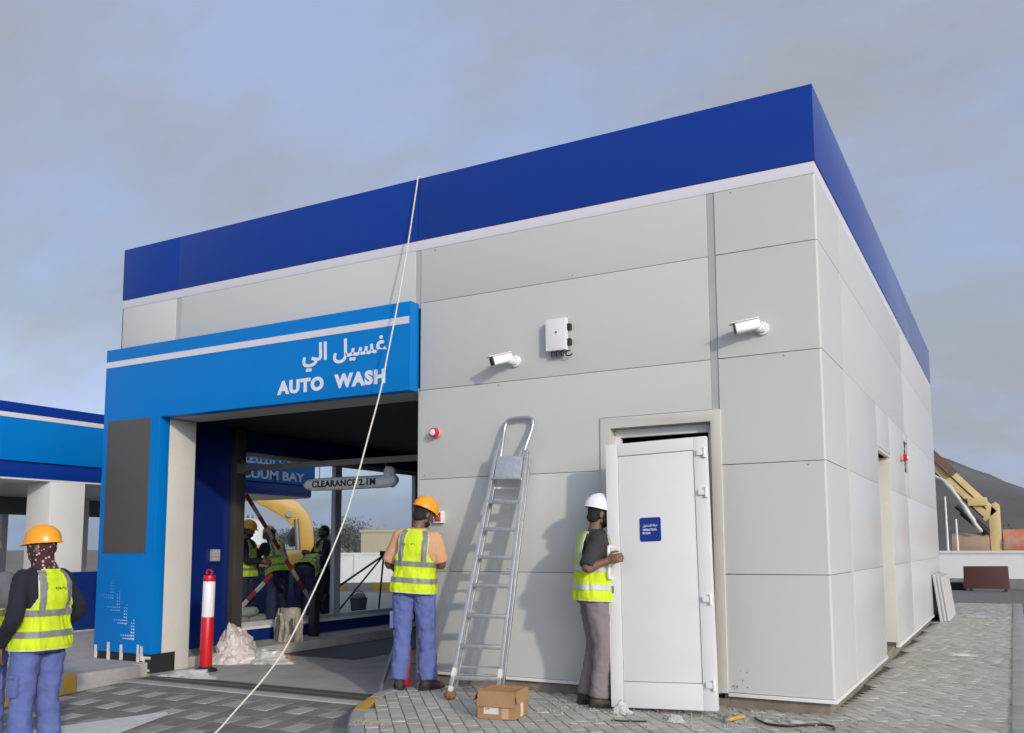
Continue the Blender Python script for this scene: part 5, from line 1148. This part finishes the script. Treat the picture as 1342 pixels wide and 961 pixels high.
# worker at the bay edge, seen from behind, hands busy in front of him
wx, wy = -3.70, -.37; away = look_dir(wx, wy) - math.pi / 2
person('worker in yellow vest, amber helmet and blue trousers facing the wall beside the bay', (wx, wy, .004), away + R(-14),
       {'L': [(-.255, .02, 1.13), (-.13, .235, 1.06)], 'R': [(.255, .03, 1.12), (.12, .24, 1.10)]},
       {'L': [(-.095, 0, .90), (-.115, .03, .48), (-.125, -.015, .083)], 'R': [(.095, 0, .90), (.12, .02, .48), (.145, -.03, .083)], 'toe': [(-.25, .97), (.55, .84)]},
       head_yaw=R(-42), head_pitch=R(22), side_lean=R(4), scale=1.015, shirt=PEACH, sleeve='short', trousers=PERI, helmet=HELY, seed=1, text='S.L. BAJK', hand_kw=(dict(n=(1, .3, 0), curl=.6), dict(n=(-1, .3, 0), curl=.6)), hang=.03)
# worker in white helmet holding the door
def unproj(u, v, y):
    d = FW + RT * ((u - 694.3) / FPX) - UP * ((v - 593.65) / FPX); return CAM + d * ((y - CAM.y) / d.y)
hx, hy, hr_, hs_ = -1.835, -.42, look_dir(-1.835, -.42) - R(90) - R(78), .985
g0 = Matrix.Translation((hx, hy, .004)) @ Matrix.Rotation(hr_, 4, 'Z') @ Matrix.Diagonal((hs_, hs_, hs_, 1))
gl = lambda p: g0.inverted() @ Vector(p)
elb, wri = gl(unproj(768, 746, -.70)), gl(unproj(796, 735, -.61)); fdir = (g0.inverted().to_3x3() @ Vector((.85, .1, .22))); pn = (g0.inverted().to_3x3() @ Vector((.1, 1, 0)))
person('worker in white helmet and taupe trousers gripping the loose white door', (hx, hy, .004), hr_,
       {'L': [(-.20, .20, 1.14), (-.10, .40, 1.20)], 'R': [tuple(elb), tuple(wri)]},
       {'L': [(-.095, 0, .90), (-.10, .03, .48), (-.10, -.04, .083)], 'R': [(.095, 0, .90), (.105, .045, .48), (.11, .02, .083)], 'toe': [(-.1, .99), (.15, .99)]},
       lean=R(3), head_yaw=R(8), head_pitch=R(10), scale=hs_, shirt=CHAR, sleeve='short', trousers=TAUPE, helmet=HELW, bands=REFLW, voxel=.005, seed=2,
       hand_kw=(dict(n=(1, .2, 0), curl=.5), dict(n=tuple(pn), d=tuple(fdir), curl=.8, side=1)))
#print('ARM', (Vector((.165,0,1.39))-elb).length, (elb-wri).length)
# worker on the drive, hand on hip
lx_, ly_ = -4.98, -3.20; away = look_dir(lx_, ly_) - math.pi / 2
person('worker with patterned balaclava, amber helmet and navy sleeves standing on the drive', (lx_, ly_, road_z(lx_, ly_)), away + R(40),
       {'L': [(-.265, -.06, 1.10), (-.215, .13, .90)], 'R': [(.30, -.05, 1.13), (.20, .12, .98)]},
       {'L': [(-.095, 0, .90), (-.11, .01, .48), (-.13, -.02, .083)], 'R': [(.095, 0, .90), (.115, .02, .48), (.13, -.01, .083)], 'toe': [(-.2, .98), (.3, .95)]},
       head_yaw=R(18), head_pitch=R(4), scale=.985, shirt=NAVY, sleeve='long', trousers=PERI, helmet=HELY, hair=False, mask=CAMO, seed=3, text='S.L. BAJK', hang=.05,
       hand_kw=(dict(n=(1, 0, 0), d=(.15, .25, -1), curl=.3), dict(n=(-1, 0, 0), d=(-.3, .5, -.8), curl=.3)))
sx_, sy_ = -5.62, -3.25; away = look_dir(sx_, sy_) - math.pi / 2
person('worker in grey long sleeves cut off by the left edge of the picture', (sx_, sy_, road_z(sx_, sy_)), away + R(-20),
       {'L': [(-.25, .0, 1.12), (-.22, .16, .92)], 'R': [(.255, -.02, 1.11), (.235, .14, .93)]}, scale=.97, shirt=GREYC, sleeve='long', trousers=PERI, helmet=HELY, seed=4)
# four workers outside the bay windows
def bgw(label, x, y, rz, arms, **k): person(label, (x, y, -.004), rz, arms, voxel=.011, trousers=DKBLUE, **k)
bgw('worker with amber helmet standing sideways outside the left bay window', -9.55, 3.2, R(-70), {'L': [(-.23, .10, 1.12), (-.12, .30, 1.08)], 'R': [(.23, .12, 1.12), (.12, .32, 1.10)]}, shirt=NAVY, head_pitch=R(12), seed=5)
bgw('worker with amber helmet bending forward outside the left bay window', -9.75, 4.12, R(75), {'L': [(-.22, .36, 1.12), (-.12, .50, .94)], 'R': [(.22, .38, 1.12), (.12, .52, .95)]}, shirt=NAVY, lean=R(24), head_pitch=R(10), seed=6)
bgw('bareheaded worker standing behind the crouching one outside the bay window', -9.75, 5.25, R(160), {'L': [(-.24, .12, 1.15), (-.10, .32, 1.22)], 'R': [(.24, .12, 1.15), (.10, .32, 1.22)]}, shirt=NAVY, helmet=None, seed=7)
bgw('worker bent double with hidden head in front of the window mullion', -9.35, 4.35, R(20), {'L': [(-.2, .55, .75), (-.12, .62, .50)], 'R': [(.2, .55, .75), (.12, .62, .5)]}, shirt=NAVY, helmet=None, lean=R(72), seed=8)
